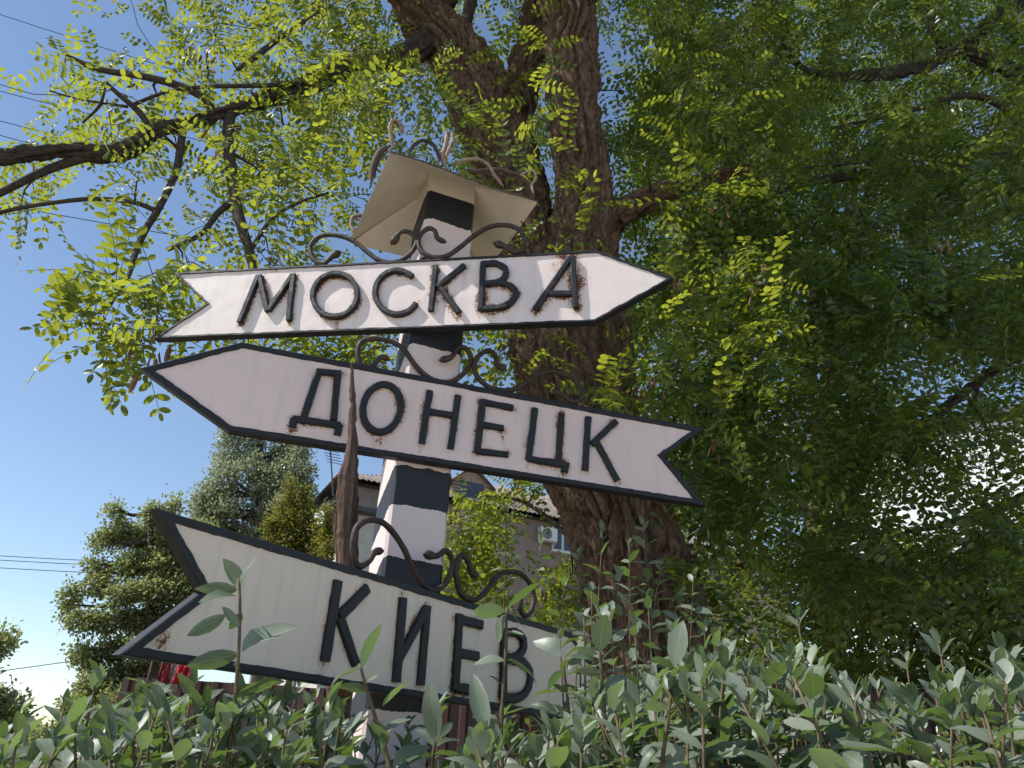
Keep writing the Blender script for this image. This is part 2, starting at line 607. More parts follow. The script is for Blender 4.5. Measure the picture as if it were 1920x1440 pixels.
def corrugated(P00, P10, P01, waves, amp, nrm, tmax=None):
    """wavy sheet: P00->P10 across the waves, P00->P01 along"""
    k = waves * 6
    V, F = [], []
    for s in range(k + 1):
        a = s / k
        for q in (0, 1):
            V.append(P00 + (P10 - P00) * a + (P01 - P00) * q * (tmax(a) if tmax else 1) + nrm * amp * math.sin(a * waves * 2 * math.pi))
    for s in range(k + 1):
        a = s / k
        for q in (0, 1):
            V.append(V[s * 2 + q] - nrm * 0.012)
    o = 2 * (k + 1)
    for s in range(k):
        F.append((s * 2, s * 2 + 2, s * 2 + 3, s * 2 + 1))
        F.append((o + s * 2, o + s * 2 + 1, o + s * 2 + 3, o + s * 2 + 2))
        F.append((s * 2, o + s * 2, o + s * 2 + 2, s * 2 + 2))
    return V, F


RISE, TL, TD = 3.6, WL + 0.9, WD + 0.9
sl_n = np.array([0, 0, 1.0])
# roof: two long slopes made of separate corrugated sheets
roof_core = MB()
roof_core.add([hp(.15, .15, EAVE - .13), hp(TL - .15, .15, EAVE - .13), hp(TL - .15, TD - .15, EAVE - .13), hp(.15, TD - .15, EAVE - .13),
               hp(TD / 2 + .2, TD / 2, EAVE + RISE * .93), hp(TL - TD / 2 - .2, TD / 2, EAVE + RISE * .93)],
              [(3, 2, 1, 0), (0, 1, 5, 4), (2, 3, 4, 5), (1, 2, 5), (3, 0, 4)])
roof = roof_core.build('roof', M['slate_dark'], house)
ns = 20
for i in range(ns):
    a0, a1 = i / ns * TL, (i + 1) / ns * TL + 0.04
    v, f = corrugated(hp(a0, 0, EAVE + .004 * (i % 2)), hp(a1, 0, EAVE + .004 * (i % 2)), hp(a0, TD / 2, EAVE + RISE + .004 * (i % 2)), 5, 0.028, sl_n,
                      lambda q, a0=a0, a1=a1: max(.02, min(1, (a0 + (a1 - a0) * q) / TD * 2, (TL - a0 - (a1 - a0) * q) / TD * 2)))
    mesh_obj('roof_sheet', v, f, M['slate'], roof, True, origin=house.location)
for i in range(13):
    a0, a1 = i / 13 * TD, (i + 1) / 13 * TD + .03
    v, f = corrugated(hp(0, a0, EAVE + .005 * (i % 2)), hp(0, a1, EAVE + .005 * (i % 2)), hp(TD / 2, a0, EAVE + RISE + .005 * (i % 2)), 5, 0.028, sl_n,
                      lambda q, a0=a0, a1=a1: max(.02, min(1, (a0 + (a1 - a0) * q) / (TD / 2), (TD - a0 - (a1 - a0) * q) / (TD / 2))))
    mesh_obj('roof_sheet', v, f, M['slate'], roof, True, origin=house.location)
# dormer with louvred shutters
u0, z0_ = house_px(846, 926, -0.9)
u1, _ = house_px(921, 906, -0.9)
_, zt = house_px(866, 890, -0.9)
dm = MB()
dz0, dz1 = EAVE + 0.36, EAVE + 1.05
dw0, dw1 = u0, u1 - .1
dm.add([hp(dw0, .85, dz0 - .3), hp(dw1, .85, dz0 - .3), hp(dw1, .85, dz1), hp((dw0 + dw1) / 2, .85, dz1 + .55), hp(dw0, .85, dz1),
        hp(dw0, 3.2, dz0 - .3), hp(dw1, 3.2, dz0 - .3), hp(dw1, 3.2, dz1), hp((dw0 + dw1) / 2, 3.2, dz1 + .55), hp(dw0, 3.2, dz1)],
       [(0, 1, 2, 3, 4), (5, 9, 8, 7, 6), (0, 4, 9, 5), (1, 6, 7, 2), (4, 3, 8, 9), (2, 7, 8, 3)])
dormer = dm.build('dormer', M['brickish'], house)
um = (dw0 + dw1) / 2
for s in (-1, 1):
    e0 = hp(um + s * ((dw1 - dw0) / 2 + .22), .62, dz1 - .2)
    e1 = hp(um, .62, dz1 + .66)
    v, f = corrugated(hp(um + s * ((dw1 - dw0) / 2 + .22), .62, dz1 - .2), hp(um + s * ((dw1 - dw0) / 2 + .22), 3.2, dz1 - .2), e1, 12, .025, Zv)
    mesh_obj('dormer_roof_sheet', v, f, M['slate'], dormer, True, origin=house.location)
op = MB().box(hp(um + .05, .842, dz0 + .30), (.95, .03, .75), HAZ).build('opening', M['glass'], dormer, origin=house.location)
for s in (-1, 1):
    for k in range(6):
        MB().box(hp(um + .05 + s * .66, .80, dz0 - .03 + k * .13), (.36, .05, .06), HAZ).build('louvre_slat', M['louvre'], dormer, origin=house.location)
# air conditioner and window
ua, za = house_px(1022, 1005, -.45)
ac = MB().box(hp(ua, .24, za), (.74, .32, .54), HAZ, .02).build('air_conditioner', M['plastic'], house)
a = np.linspace(0, 2 * math.pi, 25)[:-1]
mb = MB()
mb.tube([hp(ua - .1, .075, za), hp(ua - .1, .065, za)], .22, 24)
mb.build('fan_grille', M['grille'], ac, origin=house.location)
for k in (0.08, 0.14, 0.2):
    ring = [hp(ua - .1 + k * math.cos(q), .055, za + k * math.sin(q)) for q in np.linspace(0, 2 * math.pi, 25)]
    MB().tube(ring, .007, 5, False).build('grille_ring', M['plastic'], ac, True, origin=house.location)
for s in (-.28, .28):
    MB().tube([hp(ua + s, .44, za - .32), hp(ua + s, .1, za - .32), hp(ua + s, .44, za - .62)], .018, 6).build('bracket', M['plastic'], ac, origin=house.location)
for k, (qx, qy, ww, hh) in enumerate(((1054, 1010, .95, 1.1), (1115, 1030, 1.2, 1.6))):
    uw, zw = house_px(qx, qy, -.45)
    win = MB().box(hp(uw, .44, zw), (ww, .08, hh), HAZ).build('window', M['plastic'], house)
    for s in (-1, 1):
        MB().box(hp(uw + s * ww / 4, .392, zw), (ww / 2 - .12, .02, hh - .16), HAZ).build('pane', M['glass'], win, origin=house.location)
    MB().box(hp(uw, .36, zw - hh / 2 - .04), (ww + .15, .22, .05), HAZ).build('sill', M['plastic'], win, origin=house.location)
# low wing on the left with the dish
pw = at(588, 948, 25.2)
MB().box((pw[0] + 1.2, pw[1] + 3.4, (pw[2] - .15) / 2), (3.2, 6.0, pw[2] - .15), HAZ).build('porch_wall', M['render_pale'], house)
MB().box((pw[0] + 1.0, pw[1] + 3.2, pw[2] - .05), (3.9, 6.6, .2), HAZ, .02).build('porch_roof', M['slate_dark'], house)
# aerial
ap = at(632, 885, 26.4)
mb = MB()
mb.tube([ap - Zv * .9, at(619, 838, 26.4)], .03, 6)
for k in range(6):
    c = ap + (at(619, 838, 26.4) - ap) * (.35 + k * .12)
    mb.tube([c - hd * .28, c + hd * .28], .014, 5)
mb.build('aerial', M['grille'], house)
dishc = at(592, 985, 23.0)
dish = empty('satellite_dish', dishc - Zv * .9, 'pale satellite dish between the yellow-green vine and the house', 'satellite dish')
V, F = [], []
axd = np.array([-.55, -.75, .36]); axd /= np.linalg.norm(axd)
e1 = np.cross(axd, Zv); e1 /= np.linalg.norm(e1); e2 = np.cross(e1, axd)
for i in range(6):
    rr = .42 * i / 5
    for j in range(24):
        q = j * 2 * math.pi / 24
        V.append(dishc + e1 * rr * math.cos(q) + e2 * rr * 1.1 * math.sin(q) + axd * (rr * rr * .55))
for i in range(5):
    for j in range(24):
        F.append((i * 24 + j, i * 24 + (j + 1) % 24, (i + 1) * 24 + (j + 1) % 24, (i + 1) * 24 + j))
mesh_obj('reflector', V, F, M['plastic'], dish, True)
mb = MB()
mb.tube([dishc - e2 * .5 + axd * .12, dishc + axd * .55], .015, 6)
mb.build('feed_arm', M['grille'], dish)
MB().tube([dishc, dishc - axd * .15, dishc - axd * .2 - Zv * .9, np.array([dishc[0], dishc[1], 0]) - axd * .2], .025, 8).build('mast', M['grille'], dish)

# made-up white building standing in for soft glare through the leaves
wb = at(1800, 900, 26.0)
wbz = empty('glare_building', (wb[0], wb[1], 0), 'white building added in place of glare behind leaves at the right edge', 'building')
WA = rad(-38)
H2 = at(1800, 800, 26)[2]
wdir = np.array([math.cos(WA), math.sin(WA), 0]); wnrm = np.array([math.sin(WA), -math.cos(WA), 0])
wc = np.array([wb[0] + 2.0, wb[1] + 3, H2 / 2])
MB().box(wc, (9, 7, H2), WA).build('wall', M['glare_wall'], wbz)
MB().box(wc + Zv * (H2 / 2 + .15), (9.6, 7.6, .3), WA, .03).build('roof', M['slate_dark'], wbz)
for i in range(4):
    for j in range(3):
        c = wc + wdir * (-3.3 + i * 2.2) + wnrm * 3.5 + Zv * (-H2 / 2 + 1.8 + j * 2.9)
        w_ = MB().box(c, (1.1, .1, 1.4), WA).build('window', M['plastic'], wbz)
        MB().box(c + wnrm * .055, (.95, .02, 1.25), WA).build('pane', M['glass'], w_, origin=wbz.location)

# ------------------------------------------------------------------ corrugated maroon fence
fence = empty('fence', (1.5, 5.6, 0), 'maroon corrugated metal fence half hidden behind the hedge', 'fence')
k = 0
x = -2.55
while x < 8.0:
    wdt = 1.10
    V, F = [], []
    prof = []
    m = 9
    for i in range(m):
        c = x + i * wdt / m
        for dx, dy in ((0, 0), (.035, 0), (.05, .022), (.105, .022)):
            prof.append((c + dx * wdt / 1.1, dy))
    prof.append((x + wdt - .004, 0))
    FZ = float(np.interp(x, [-2.5, 0.3, 2.5], [1.93, 1.93, 2.15]))
    top = FZ + 0.05 * random.random()
    yb = 5.6 + (k % 2) * .004 + 0.10 * (x - .5) * -0.3
    for (q, dy) in prof:
        V += [(q, yb + dy, .05), (q, yb + dy, top)]
    for i in range(len(prof) - 1):
        F.append((2 * i, 2 * i + 2, 2 * i + 3, 2 * i + 1))
    o = mesh_obj('panel', V, F, M['metal_red'], fence)
    md = o.modifiers.new('thickness', 'SOLIDIFY'); md.thickness = .004
    if k % 2 == 0:
        MB().box((x, yb + .07, FZ / 2), (.06, .06, FZ - .02)).build('post', M['metal_red'], fence)
    x += wdt
    k += 1


def cloth(name, px0, px1, pyt, pyb, Y, mat, label, seed):
    """cloth draped over the fence top: folds run down, lower hem uneven"""
    A, B = at(px0, pyt, Y), at(px1, pyt, Y)
    C = at((px0 + px1) / 2, pyb, Y)
    nx, ny = 26, 18
    V, F = [], []
    for j in range(ny + 1):
        s = j / ny
        for i in range(nx + 1):
            q = i / nx
            P = A + (B - A) * (q + .04 * math.sin(s * 3 + seed)) + Zv * ((C[2] - A[2]) * s * (1 + .12 * math.sin(q * 5 + seed)))
            P = P + np.array([0, .045 * math.sin(q * 17 + seed + s * 1.5) * (.3 + s) + .02 * math.sin(q * 41 + s * 4), .02 * math.sin(q * 9 + seed) * (1 - s)])
            V.append(P)
    for j in range(ny):
        for i in range(nx):
            a_ = j * (nx + 1) + i
            F.append((a_, a_ + 1, a_ + nx + 2, a_ + nx + 1))
    o = mesh_obj(name, V, F, mat, None, True, origin=A)
    md = o.modifiers.new('thickness', 'SOLIDIFY'); md.thickness = .006
    return tag(o, label, 'cloth')


cloth('hanging_cloth', 334, 366, 1243, 1280, 5.4, M['cloth_red'], 'bright red cloth hanging under the tail of the lowest arrow sign', 1.0)
cloth('hanging_cloth', 308, 322, 1240, 1300, 5.5, M['cloth_dark'], 'narrow dark red cloth hanging left of the bright red cloth', 2.2)
cloth('hanging_cloth', 321, 338, 1242, 1292, 5.58, M['cloth_pale'], 'pale cloth hanging between the dark red and bright red cloths', 3.1)

# ------------------------------------------------------------------ signpost
PTH, PW = rad(22.0), 0.182
FL = np.array([-.3406, 2.2]); pd = np.array([math.cos(PTH), math.sin(PTH)]); pb = np.array([-math.sin(PTH), math.cos(PTH)])
FR = FL + PW * pd
PC = FL + PW / 2 * (pd + pb)
post_root = empty('signpost', (PC[0], PC[1], 0), 'black and white striped post with three lettered arrow signs and small roof', 'signpost')


def child_local(name, V, F, mat, parent, rotz=0.0, smooth=False):
    me = bpy.data.meshes.new(name)
    me.from_pydata([tuple(map(float, v)) for v in V], [], [list(map(int, f)) for f in F])
    me.materials.append(mat)
    me.polygons.foreach_set('use_smooth', np.full(len(me.polygons), smooth, bool))
    o = bpy.data.objects.new(name, me)
    o.rotation_euler = (0, 0, rotz)
    return link(o, parent)


# the post itself: chamfered square timber-like steel box, slightly uneven
ch = .009
ring = []
h = PW / 2
for sx, sy in ((-1, -1), (1, -1), (1, 1), (-1, 1)):
    a_, b_ = ((sx * (h - ch), sy * h), (sx * h, sy * (h - ch)))
    ring += [b_, a_] if (sx, sy) in ((-1, -1), (1, 1)) else [a_, b_]
zs = np.linspace(-.1, 3.47, 60)
V, F = [], []
for i, z in enumerate(zs):
    for j, (x_, y_) in enumerate(ring):
        k_ = 1 + .006 * (vnoise(np.array([[x_ * 12, y_ * 12, z * 3.0]]))[0] - .5)
        V.append((x_ * k_, y_ * k_, z))
for i in range(len(zs) - 1):
    for j in range(8):
        F.append((i * 8 + j, i * 8 + (j + 1) % 8, (i + 1) * 8 + (j + 1) % 8, (i + 1) * 8 + j))
F.append(tuple((len(zs) - 1) * 8 + j for j in range(8)))
M['post'] = mat_post('striped_post_paint', 0.277, 2.173, 0.137, 0.55, PW)
child_local('post', V, F, M['post'], post_root, PTH)

# roof: four thin plates, their underside seen from below
RS, RTH = 0.546, rad(23.0)
RE, RA = 1.5 + 1.812, 1.5 + 1.812 + .205
rc, rs_ = math.cos(RTH), math.sin(RTH)
RC = np.array([-.300, 2.310])


def rpt(a, b, z):
    return np.array([RC[0] + a * rc - b * rs_, RC[1] + a * rs_ + b * rc, z])


hs = RS / 2
cor = [(-hs, -hs), (hs, -hs), (hs, hs), (-hs, hs)]
for k in range(4):
    (a0, b0), (a1, b1) = cor[k], cor[(k + 1) % 4]
    V, F = [], []
    N_ = 8
    # triangle plate, gently sagging eave, bent in the middle
    for i in range(N_ + 1):
        s = i / N_
        for j in range(N_ + 1):
            q = j / N_
            w_ = (1 - s)
            P = rpt((a0 + (a1 - a0) * q) * w_, (b0 + (b1 - b0) * q) * w_, RE + (RA - RE) * (s ** 0.92))
            P = P + Zv * (.006 * math.sin(q * 7 + k * 2) * w_)
            V.append(P)
    nn = len(V)
    V += [p + Zv * .008 for p in V]
    for i in range(N_):
        for j in range(N_):
            q0 = i * (N_ + 1) + j
            F.append((q0, q0 + N_ + 1, q0 + N_ + 2, q0 + 1))
            F.append((nn + q0, nn + q0 + 1, nn + q0 + N_ + 2, nn + q0 + N_ + 1))
    for j in range(N_):
        F.append((j, j + 1, nn + j + 1, nn + j))
    o = mesh_obj('roof_plate', V, F, [M['cream'], M['rust_sheet']], post_root, False)
    mi = np.zeros(len(o.data.polygons), np.int32)
    mi[1:2 * N_ * N_:2] = 1
    mi[2 * N_ * N_:] = 1
    o.data.polygons.foreach_set('material_index', mi)


class Plane:
    """vertical plane through the post with its own u (along), v (height), w (towards the viewer)"""
    def __init__(self, az, off, pts=(FL, FR)):
        a = rad(az)
        self.d = np.array([math.cos(a), math.sin(a), 0])
        self.n = np.array([math.sin(a), -math.cos(a), 0])
        self.c = max(self.n[0] * q[0] + self.n[1] * q[1] for q in pts) + off

    def uv(self, px, py, w=0.0):
        d = ray(px, py)
        P = EYE + d * ((self.c + w - self.n @ EYE) / (self.n @ d))
        return np.array([P @ self.d, P[2]])

    def pt(self, uv, w=0.0):
        uv = np.asarray(uv, float)
        if uv.ndim == 1:
            return self.n * (self.c + w) + self.d * uv[0] + Zv * uv[1]
        w = np.broadcast_to(np.asarray(w, float), (len(uv),))
        return self.n[None] * (self.c + w)[:, None] + self.d[None] * uv[:, :1] + Zv[None] * uv[:, 1:2]


def sweep_bar(mb, pl, uv, width, hgt, w0=0.0, closed=False, ch=.003, wob=.0006, seed=0):
    """flat bar laid along a line on the plane: chamfered rectangle section, mitred corners"""
    uv = np.asarray(uv, float)
    r_ = np.random.default_rng(seed)
    if not closed:   # resample for slight unevenness
        q = [uv[0]]
        for a_, b_ in zip(uv[:-1], uv[1:]):
            m_ = max(1, int(np.linalg.norm(b_ - a_) / .022))
            for t_i in range(1, m_ + 1):
                q.append(a_ + (b_ - a_) * t_i / m_)
        uv = np.array(q)
    k_ = len(uv)
    side = []
    for i in range(k_):
        a_ = uv[(i - 1) % k_] if (closed or i > 0) else None
        b_ = uv[(i + 1) % k_] if (closed or i < k_ - 1) else None
        t1 = None if a_ is None else (uv[i] - a_) / (np.linalg.norm(uv[i] - a_) + 1e-9)
        t2 = None if b_ is None else (b_ - uv[i]) / (np.linalg.norm(b_ - uv[i]) + 1e-9)
        t1 = t2 if t1 is None else t1
        t2 = t1 if t2 is None else t2
        m_ = t1 + t2
        m_ /= np.linalg.norm(m_) + 1e-9
        n_ = np.array([-m_[1], m_[0]])
        cosv = max(.45, n_ @ np.array([-t1[1], t1[0]]))
        side.append(n_ / cosv)
    side = np.array(side)
    hw = width / 2
    prof = [(-hw, -.004), (-hw, hgt - ch), (-hw + ch, hgt), (hw - ch, hgt), (hw, hgt - ch), (hw, -.004)]
    V = []
    for i in range(k_):
        jit = r_.normal(0, wob, 6)
        for (s, w_), jj in zip(prof, jit):
            V.append(pl.pt(uv[i] + side[i] * (s + jj), w0 + w_ + (jj * .5 if w_ > 0 else 0)))
    F = []
    rng_i = range(k_) if closed else range(k_ - 1)
    for i in rng_i:
        i2 = (i + 1) % k_
        for j in range(5):
            F.append((i * 6 + j, i * 6 + j + 1, i2 * 6 + j + 1, i2 * 6 + j))
    if not closed:
        F.append((0, 1, 2, 3, 4, 5)[::-1])
        F.append(tuple((k_ - 1) * 6 + j for j in range(6)))
    mb.add(V, F)


def ell(cx, cy, rx, ry, a0=0, a1=360, n=28, tilt=0.0):
    full = abs(a1 - a0) >= 360
    A = np.radians(np.linspace(a0, a1, n + 1))[:(n if full else n + 1)]
    x_ = rx * np.cos(A); y_ = -ry * np.sin(A)
    ct, st = math.cos(rad(tilt)), math.sin(rad(tilt))
    return [(cx + a * ct - b * st, cy + a * st + b * ct) for a, b in zip(x_, y_)]


def arrow_sign(pl, outline, tip, letters, bar, bar_h, border, scrolls, mat, label, extra_rust=(), sr=.0085, rust_k=1.0):
    """outline: tail_top, notch, tail_bottom, shoulder_bottom, tip, shoulder_top as pixels; tip is 'left' or 'right'"""
    q = [pl.uv(*p) for p in outline]
    vt = (q[0][1] + q[5][1]) / 2
    vb = (q[2][1] + q[3][1]) / 2
    q[0][1] = q[5][1] = vt
    q[2][1] = q[3][1] = vb
    vn, vm = q[1][1], q[4][1]
    poly = q if tip == 'right' else q
    if tip == 'right':
        left = [(vb, q[2][0]), (vn, q[1][0]), (vt, q[0][0])]
        right = [(vb, q[3][0]), (vm, q[4][0]), (vt, q[5][0])]
    else:
        left = [(vb, q[3][0]), (vm, q[4][0]), (vt, q[5][0])]
        right = [(vb, q[2][0]), (vn, q[1][0]), (vt, q[0][0])]
    nv, nu = 42, 230
    vs = np.unique(np.concatenate([np.linspace(vb, vt, nv), [vn, vm]]))
    ul = np.interp(vs, [a for a, _ in left], [b for _, b in left])
    ur = np.interp(vs, [a for a, _ in right], [b for _, b in right])
    s = np.linspace(0, 1, nu)
    U = ul[:, None] + (ur - ul)[:, None] * s[None]
    Vv = np.repeat(vs[:, None], nu, 1)
    # strokes and rust field
    strokes = []
    for (kind, pts) in letters:
        for st in pts:
            strokes.append(np.array([pl.uv(*p) for p in st[0]]) if isinstance(st, tuple) else np.array([pl.uv(*p) for p in st]))
    G = np.stack([U.ravel(), Vv.ravel()], 1)
    rust = np.zeros(len(G))
    for stv in strokes:
        dmin = np.full(len(G), 9.0)
        for a_, b_ in zip(stv[:-1], stv[1:]):
            ab = b_ - a_
            tt = np.clip(((G - a_) @ ab) / (ab @ ab + 1e-9), 0, 1)
            dmin = np.minimum(dmin, np.linalg.norm(G - (a_ + tt[:, None] * ab), axis=1))
        rust = np.maximum(rust, np.exp(-np.maximum(0, dmin - bar / 2) / .009) * .55)
        low = stv[np.argsort(stv[:, 1])[:2]]
        for e in low:
            dv = e[1] - G[:, 1]
            du = np.abs(G[:, 0] - e[0] + .002 * np.sin(dv * 90))
            wgt = rng.uniform(.25, 1.0)
            rust = np.maximum(rust, wgt * np.where(dv > -.01, np.exp(-du / .006) * np.exp(-np.maximum(dv, 0) / .055), 0))
    for (px, py, rr, am) in extra_rust:
        c_ = pl.uv(px, py)
        rust = np.maximum(rust, am * np.exp(-np.linalg.norm((G - c_) * [1, .8], axis=1) / rr))
    rust *= (.45 + 1.1 * vnoise(np.stack([G[:, 0] * 9, G[:, 1] * 9, G[:, 0] * 0 + rust_k * 5], 1))) * rust_k
    # slightly dented sheet
    dent = .0030 * (vnoise(np.stack([G[:, 0] * 5, G[:, 1] * 7, G[:, 0] * 0 + 3], 1)) - .5) + .0012 * (vnoise(np.stack([G[:, 0] * 22, G[:, 1] * 25, G[:, 0] * 0], 1)) - .5)
    front = pl.pt(G, dent)
    ids = np.arange(len(G)).reshape(len(vs), nu)
    F = np.stack([ids[:-1, :-1].ravel(), ids[:-1, 1:].ravel(), ids[1:, 1:].ravel(), ids[1:, :-1].ravel()], 1)
    bi = np.arange(0, nu, 57)
    bi[-1] = nu - 1
    bsel = np.stack([np.arange(len(vs))[:, None] * nu + bi[None]], 0)[0]
    back = pl.pt(G[bsel.ravel()], -.022)
    ib = np.arange(bsel.size).reshape(bsel.shape) + len(G)
    F2 = np.stack([ib[:-1, :-1].ravel(), ib[1:, :-1].ravel(), ib[1:, 1:].ravel(), ib[:-1, 1:].ravel()], 1)
    sign = mesh_obj('arrow_sign', np.concatenate([front, back]), np.concatenate([F, F2]), mat, post_root, True,
                    attr={'rust': ('POINT', np.concatenate([rust, np.zeros(bsel.size)]))})
    sign['label'] = label
    # border: painted angle iron, mitred, ragged inner paint edge
    P = np.array(poly)
    area = 0.5 * sum(P[i][0] * P[(i + 1) % 6][1] - P[(i + 1) % 6][0] * P[i][1] for i in range(6))
    if area < 0:
        P = P[::-1]
    k_ = 6
    inn = []
    for i in range(k_):
        t1 = P[i] - P[i - 1]; t1 /= np.linalg.norm(t1)
        t2 = P[(i + 1) % k_] - P[i]; t2 /= np.linalg.norm(t2)
        n1, n2 = np.array([-t1[1], t1[0]]), np.array([-t2[1], t2[0]])
        b_ = n1 + n2
        b_ = b_ / (b_ @ n1)
        inn.append(P[i] + b_ * border)
    mb = MB()
    for i in range(k_):
        A, B, a_, b_ = P[i], P[(i + 1) % k_], inn[i], inn[(i + 1) % k_]
        m_ = max(4, int(np.linalg.norm(B - A) / .012))
        V, F = [], []
        nrm = np.array([-(B - A)[1], (B - A)[0]]); nrm /= np.linalg.norm(nrm)
        for j in range(m_ + 1):
            t_i = j / m_
            o_ = A + (B - A) * t_i
            e_ = a_ + (b_ - a_) * t_i
            edge = 0 if j in (0, m_) else 1
            rag = (vnoise(np.array([[o_[0] * 60, o_[1] * 60, i * 3.3]]))[0] - .5) * .0045 * edge
            e_ = e_ + nrm * rag
            wv = (vnoise(np.array([[o_[0] * 30, o_[1] * 30, 9.1]]))[0] - .5) * .0015
            V += [pl.pt(o_, -.026), pl.pt(o_, .003 + wv), pl.pt(o_ + (e_ - o_) * .12, .0055 + wv),
                  pl.pt(o_ + (e_ - o_) * .9, .0055 + wv), pl.pt(e_, -.004), pl.pt(e_, -.026)]
        for j in range(m_):
            for s_ in range(5):
                F.append((j * 6 + s_, j * 6 + s_ + 1, j * 6 + s_ + 7, j * 6 + s_ + 6))
        mb.add(V, F)
    mb.build('border', M['black'], sign, False, origin=post_root.location)
    # letters
    for li, (kind, pts) in enumerate(letters):
        mb = MB()
        for si, st in enumerate(pts):
            closed = isinstance(st, tuple)
            px = st[0] if closed else st
            sweep_bar(mb, pl, [pl.uv(*p) for p in px], bar, bar_h - .0007 * si, 0, closed, seed=li * 7 + si)
        mb.build('letter', M['black'], sign, False, origin=post_root.location)
    # snake scrolls of forged rod
    for (pts, heads) in scrolls:
        c_ = np.array([pl.uv(*p) for p in pts])
        c_ = spline(c_, 7)
        L_ = np.concatenate([[0], np.cumsum(np.linalg.norm(np.diff(c_, axis=0), axis=1))])
        rr = np.full(len(c_), sr)
        for end, bulge in ((0, heads[0]), (1, heads[1])):
            dist = L_ if end == 0 else L_[-1] - L_
            rr = rr * (1 + bulge * np.exp(-((dist - .022) / .016) ** 2))
            rr = rr * np.clip(.35 + dist / .018, .35, 1)
        rr = rr * (1 + .10 * (vnoise(np.stack([L_ * 60, L_ * 0, L_ * 0], 1)) - .5))
        wv = -.010 + .006 * np.sin(L_ * 9)
        v, f = tube_mesh(pl.pt(c_, wv), rr, 10)
        mesh_obj('scroll', v, f, M['iron'], sign, True, origin=post_root.location)
    return sign


def c1(*pts):      # pixels measured in an enlarged view of the roof and top sign
    return [(x / 3.4286 + 560, y / 3.4286 + 190) for x, y in pts]


PM, PD_, PK = Plane(-10, .03), Plane(16.8, .02), Plane(53, .03)
let_m = [
    ('em', [[(451, 607), (487, 520)], [(489, 520), (504, 586)], [(505, 585), (551, 518)], [(552, 517), (543, 603)]]),
    ('o', [(ell(630, 556, 42, 40, n=34, tilt=-22),)]),
    ('es', [ell(746, 551, 41, 41, 38, 322, 28, -8)]),
    ('ka', [[(818, 502), (809, 586)], [(872, 500), (821, 541)], [(824, 538), (861, 589)]]),
    ('ve', [[(907, 495), (902, 583)], spline([(907, 497), (930, 497), (947, 505), (949, 518), (938, 530), (910, 535)], 4),
            spline([(908, 535), (940, 533), (962, 541), (968, 554), (958, 570), (936, 579), (902, 581)], 4)]),
    ('a', [[(1070, 487), (1004, 583)], [(1074, 486), (1080, 580)], [(1030, 553), (1077, 553)]]),
]
scr_m = [
    (c1((268, 955), (215, 985), (150, 1040), (95, 1010), (72, 930), (130, 865), (230, 852), (340, 882), (430, 950), (500, 1000), (580, 1018), (660, 1000), (720, 955), (752, 900),
        (745, 860), (700, 830), (650, 835), (620, 880), (590, 915)), (.75, .75)),
    (c1((945, 895), (890, 872), (872, 825), (830, 812), (785, 850), (768, 900), (790, 960), (860, 995), (950, 985), (1040, 920), (1120, 850), (1220, 790), (1330, 778), (1420, 812), (1450, 880),
        (1430, 945), (1380, 960), (1320, 925), (1250, 905)), (.2, .6)),
]
arrow_sign(PM, [(328, 510), (388, 570), (288, 638), (1116, 601), (1262, 522), (1118, 473)], 'right', let_m, .0180, .0175, .0080, scr_m, M['panel_m'],
           'top arrow lettered МОСКВА, pointing right, sunlit and rust stained',
           [(1065, 492, .035, .9), (1085, 530, .02, .8), (950, 488, .02, .4), (520, 500, .02, .35), (600, 575, .02, .4)])
let_d = [
    ('de', [[(593, 698), (639, 702)], [(597, 699), (569, 786)], [(633, 702), (625, 789)], [(548, 786), (638, 799)], [(551, 785), (548, 803)], [(636, 797), (632, 817)]]),
    ('o', [(ell(715.5, 766.5, 35, 45, n=34, tilt=12),)]),
    ('en', [[(805, 734), (790, 833)], [(858, 743), (844, 843)], [(803, 773), (855, 781)]]),
    ('ie', [[(904, 752), (894, 850)], [(902, 755), (961, 766)], [(901, 797), (943, 804)], [(893, 847), (952, 853)]]),
    ('tse', [[(1002, 767), (990, 864)], [(989, 861), (1063, 874)], [(1052, 776), (1046, 871)], [(1061, 868), (1057, 886)]]),
    ('ka', [[(1102, 783), (1096, 883)], [(1154, 791), (1108, 834)], [(1117, 828), (1157, 903)]]),
]
scr_d = [
    ([(733, 673), (716, 668), (697, 687), (679, 684), (671, 665), (676, 643), (697, 634), (729, 637), (754, 649), (772, 671), (791, 693), (816, 709), (847, 712), (872, 696),
      (885, 674), (876, 652), (860, 651), (847, 668), (824, 675)], (.2, .35)),
    ([(951, 687), (935, 684), (929, 665), (916, 656), (897, 668), (890, 690), (901, 712), (926, 727), (960, 729), (988, 715), (1010, 699), (1038, 693), (1069, 702), (1091, 724),
      (1091, 743), (1076, 752), (1057, 740), (1036, 730)], (.5, .3)),
]
arrow_sign(PD_, [(1320, 801), (1245, 856), (1322, 951), (430, 807), (263, 691), (452, 646)], 'left', let_d, .0210, .0125, .019, scr_d, M['panel_d'],
           'middle arrow lettered ДОНЕЦК, pointing left, in shade',
           [(545, 815, .012, .8), (632, 828, .012, .8), (713, 825, .012, .7), (1268, 905, .008, .7)])
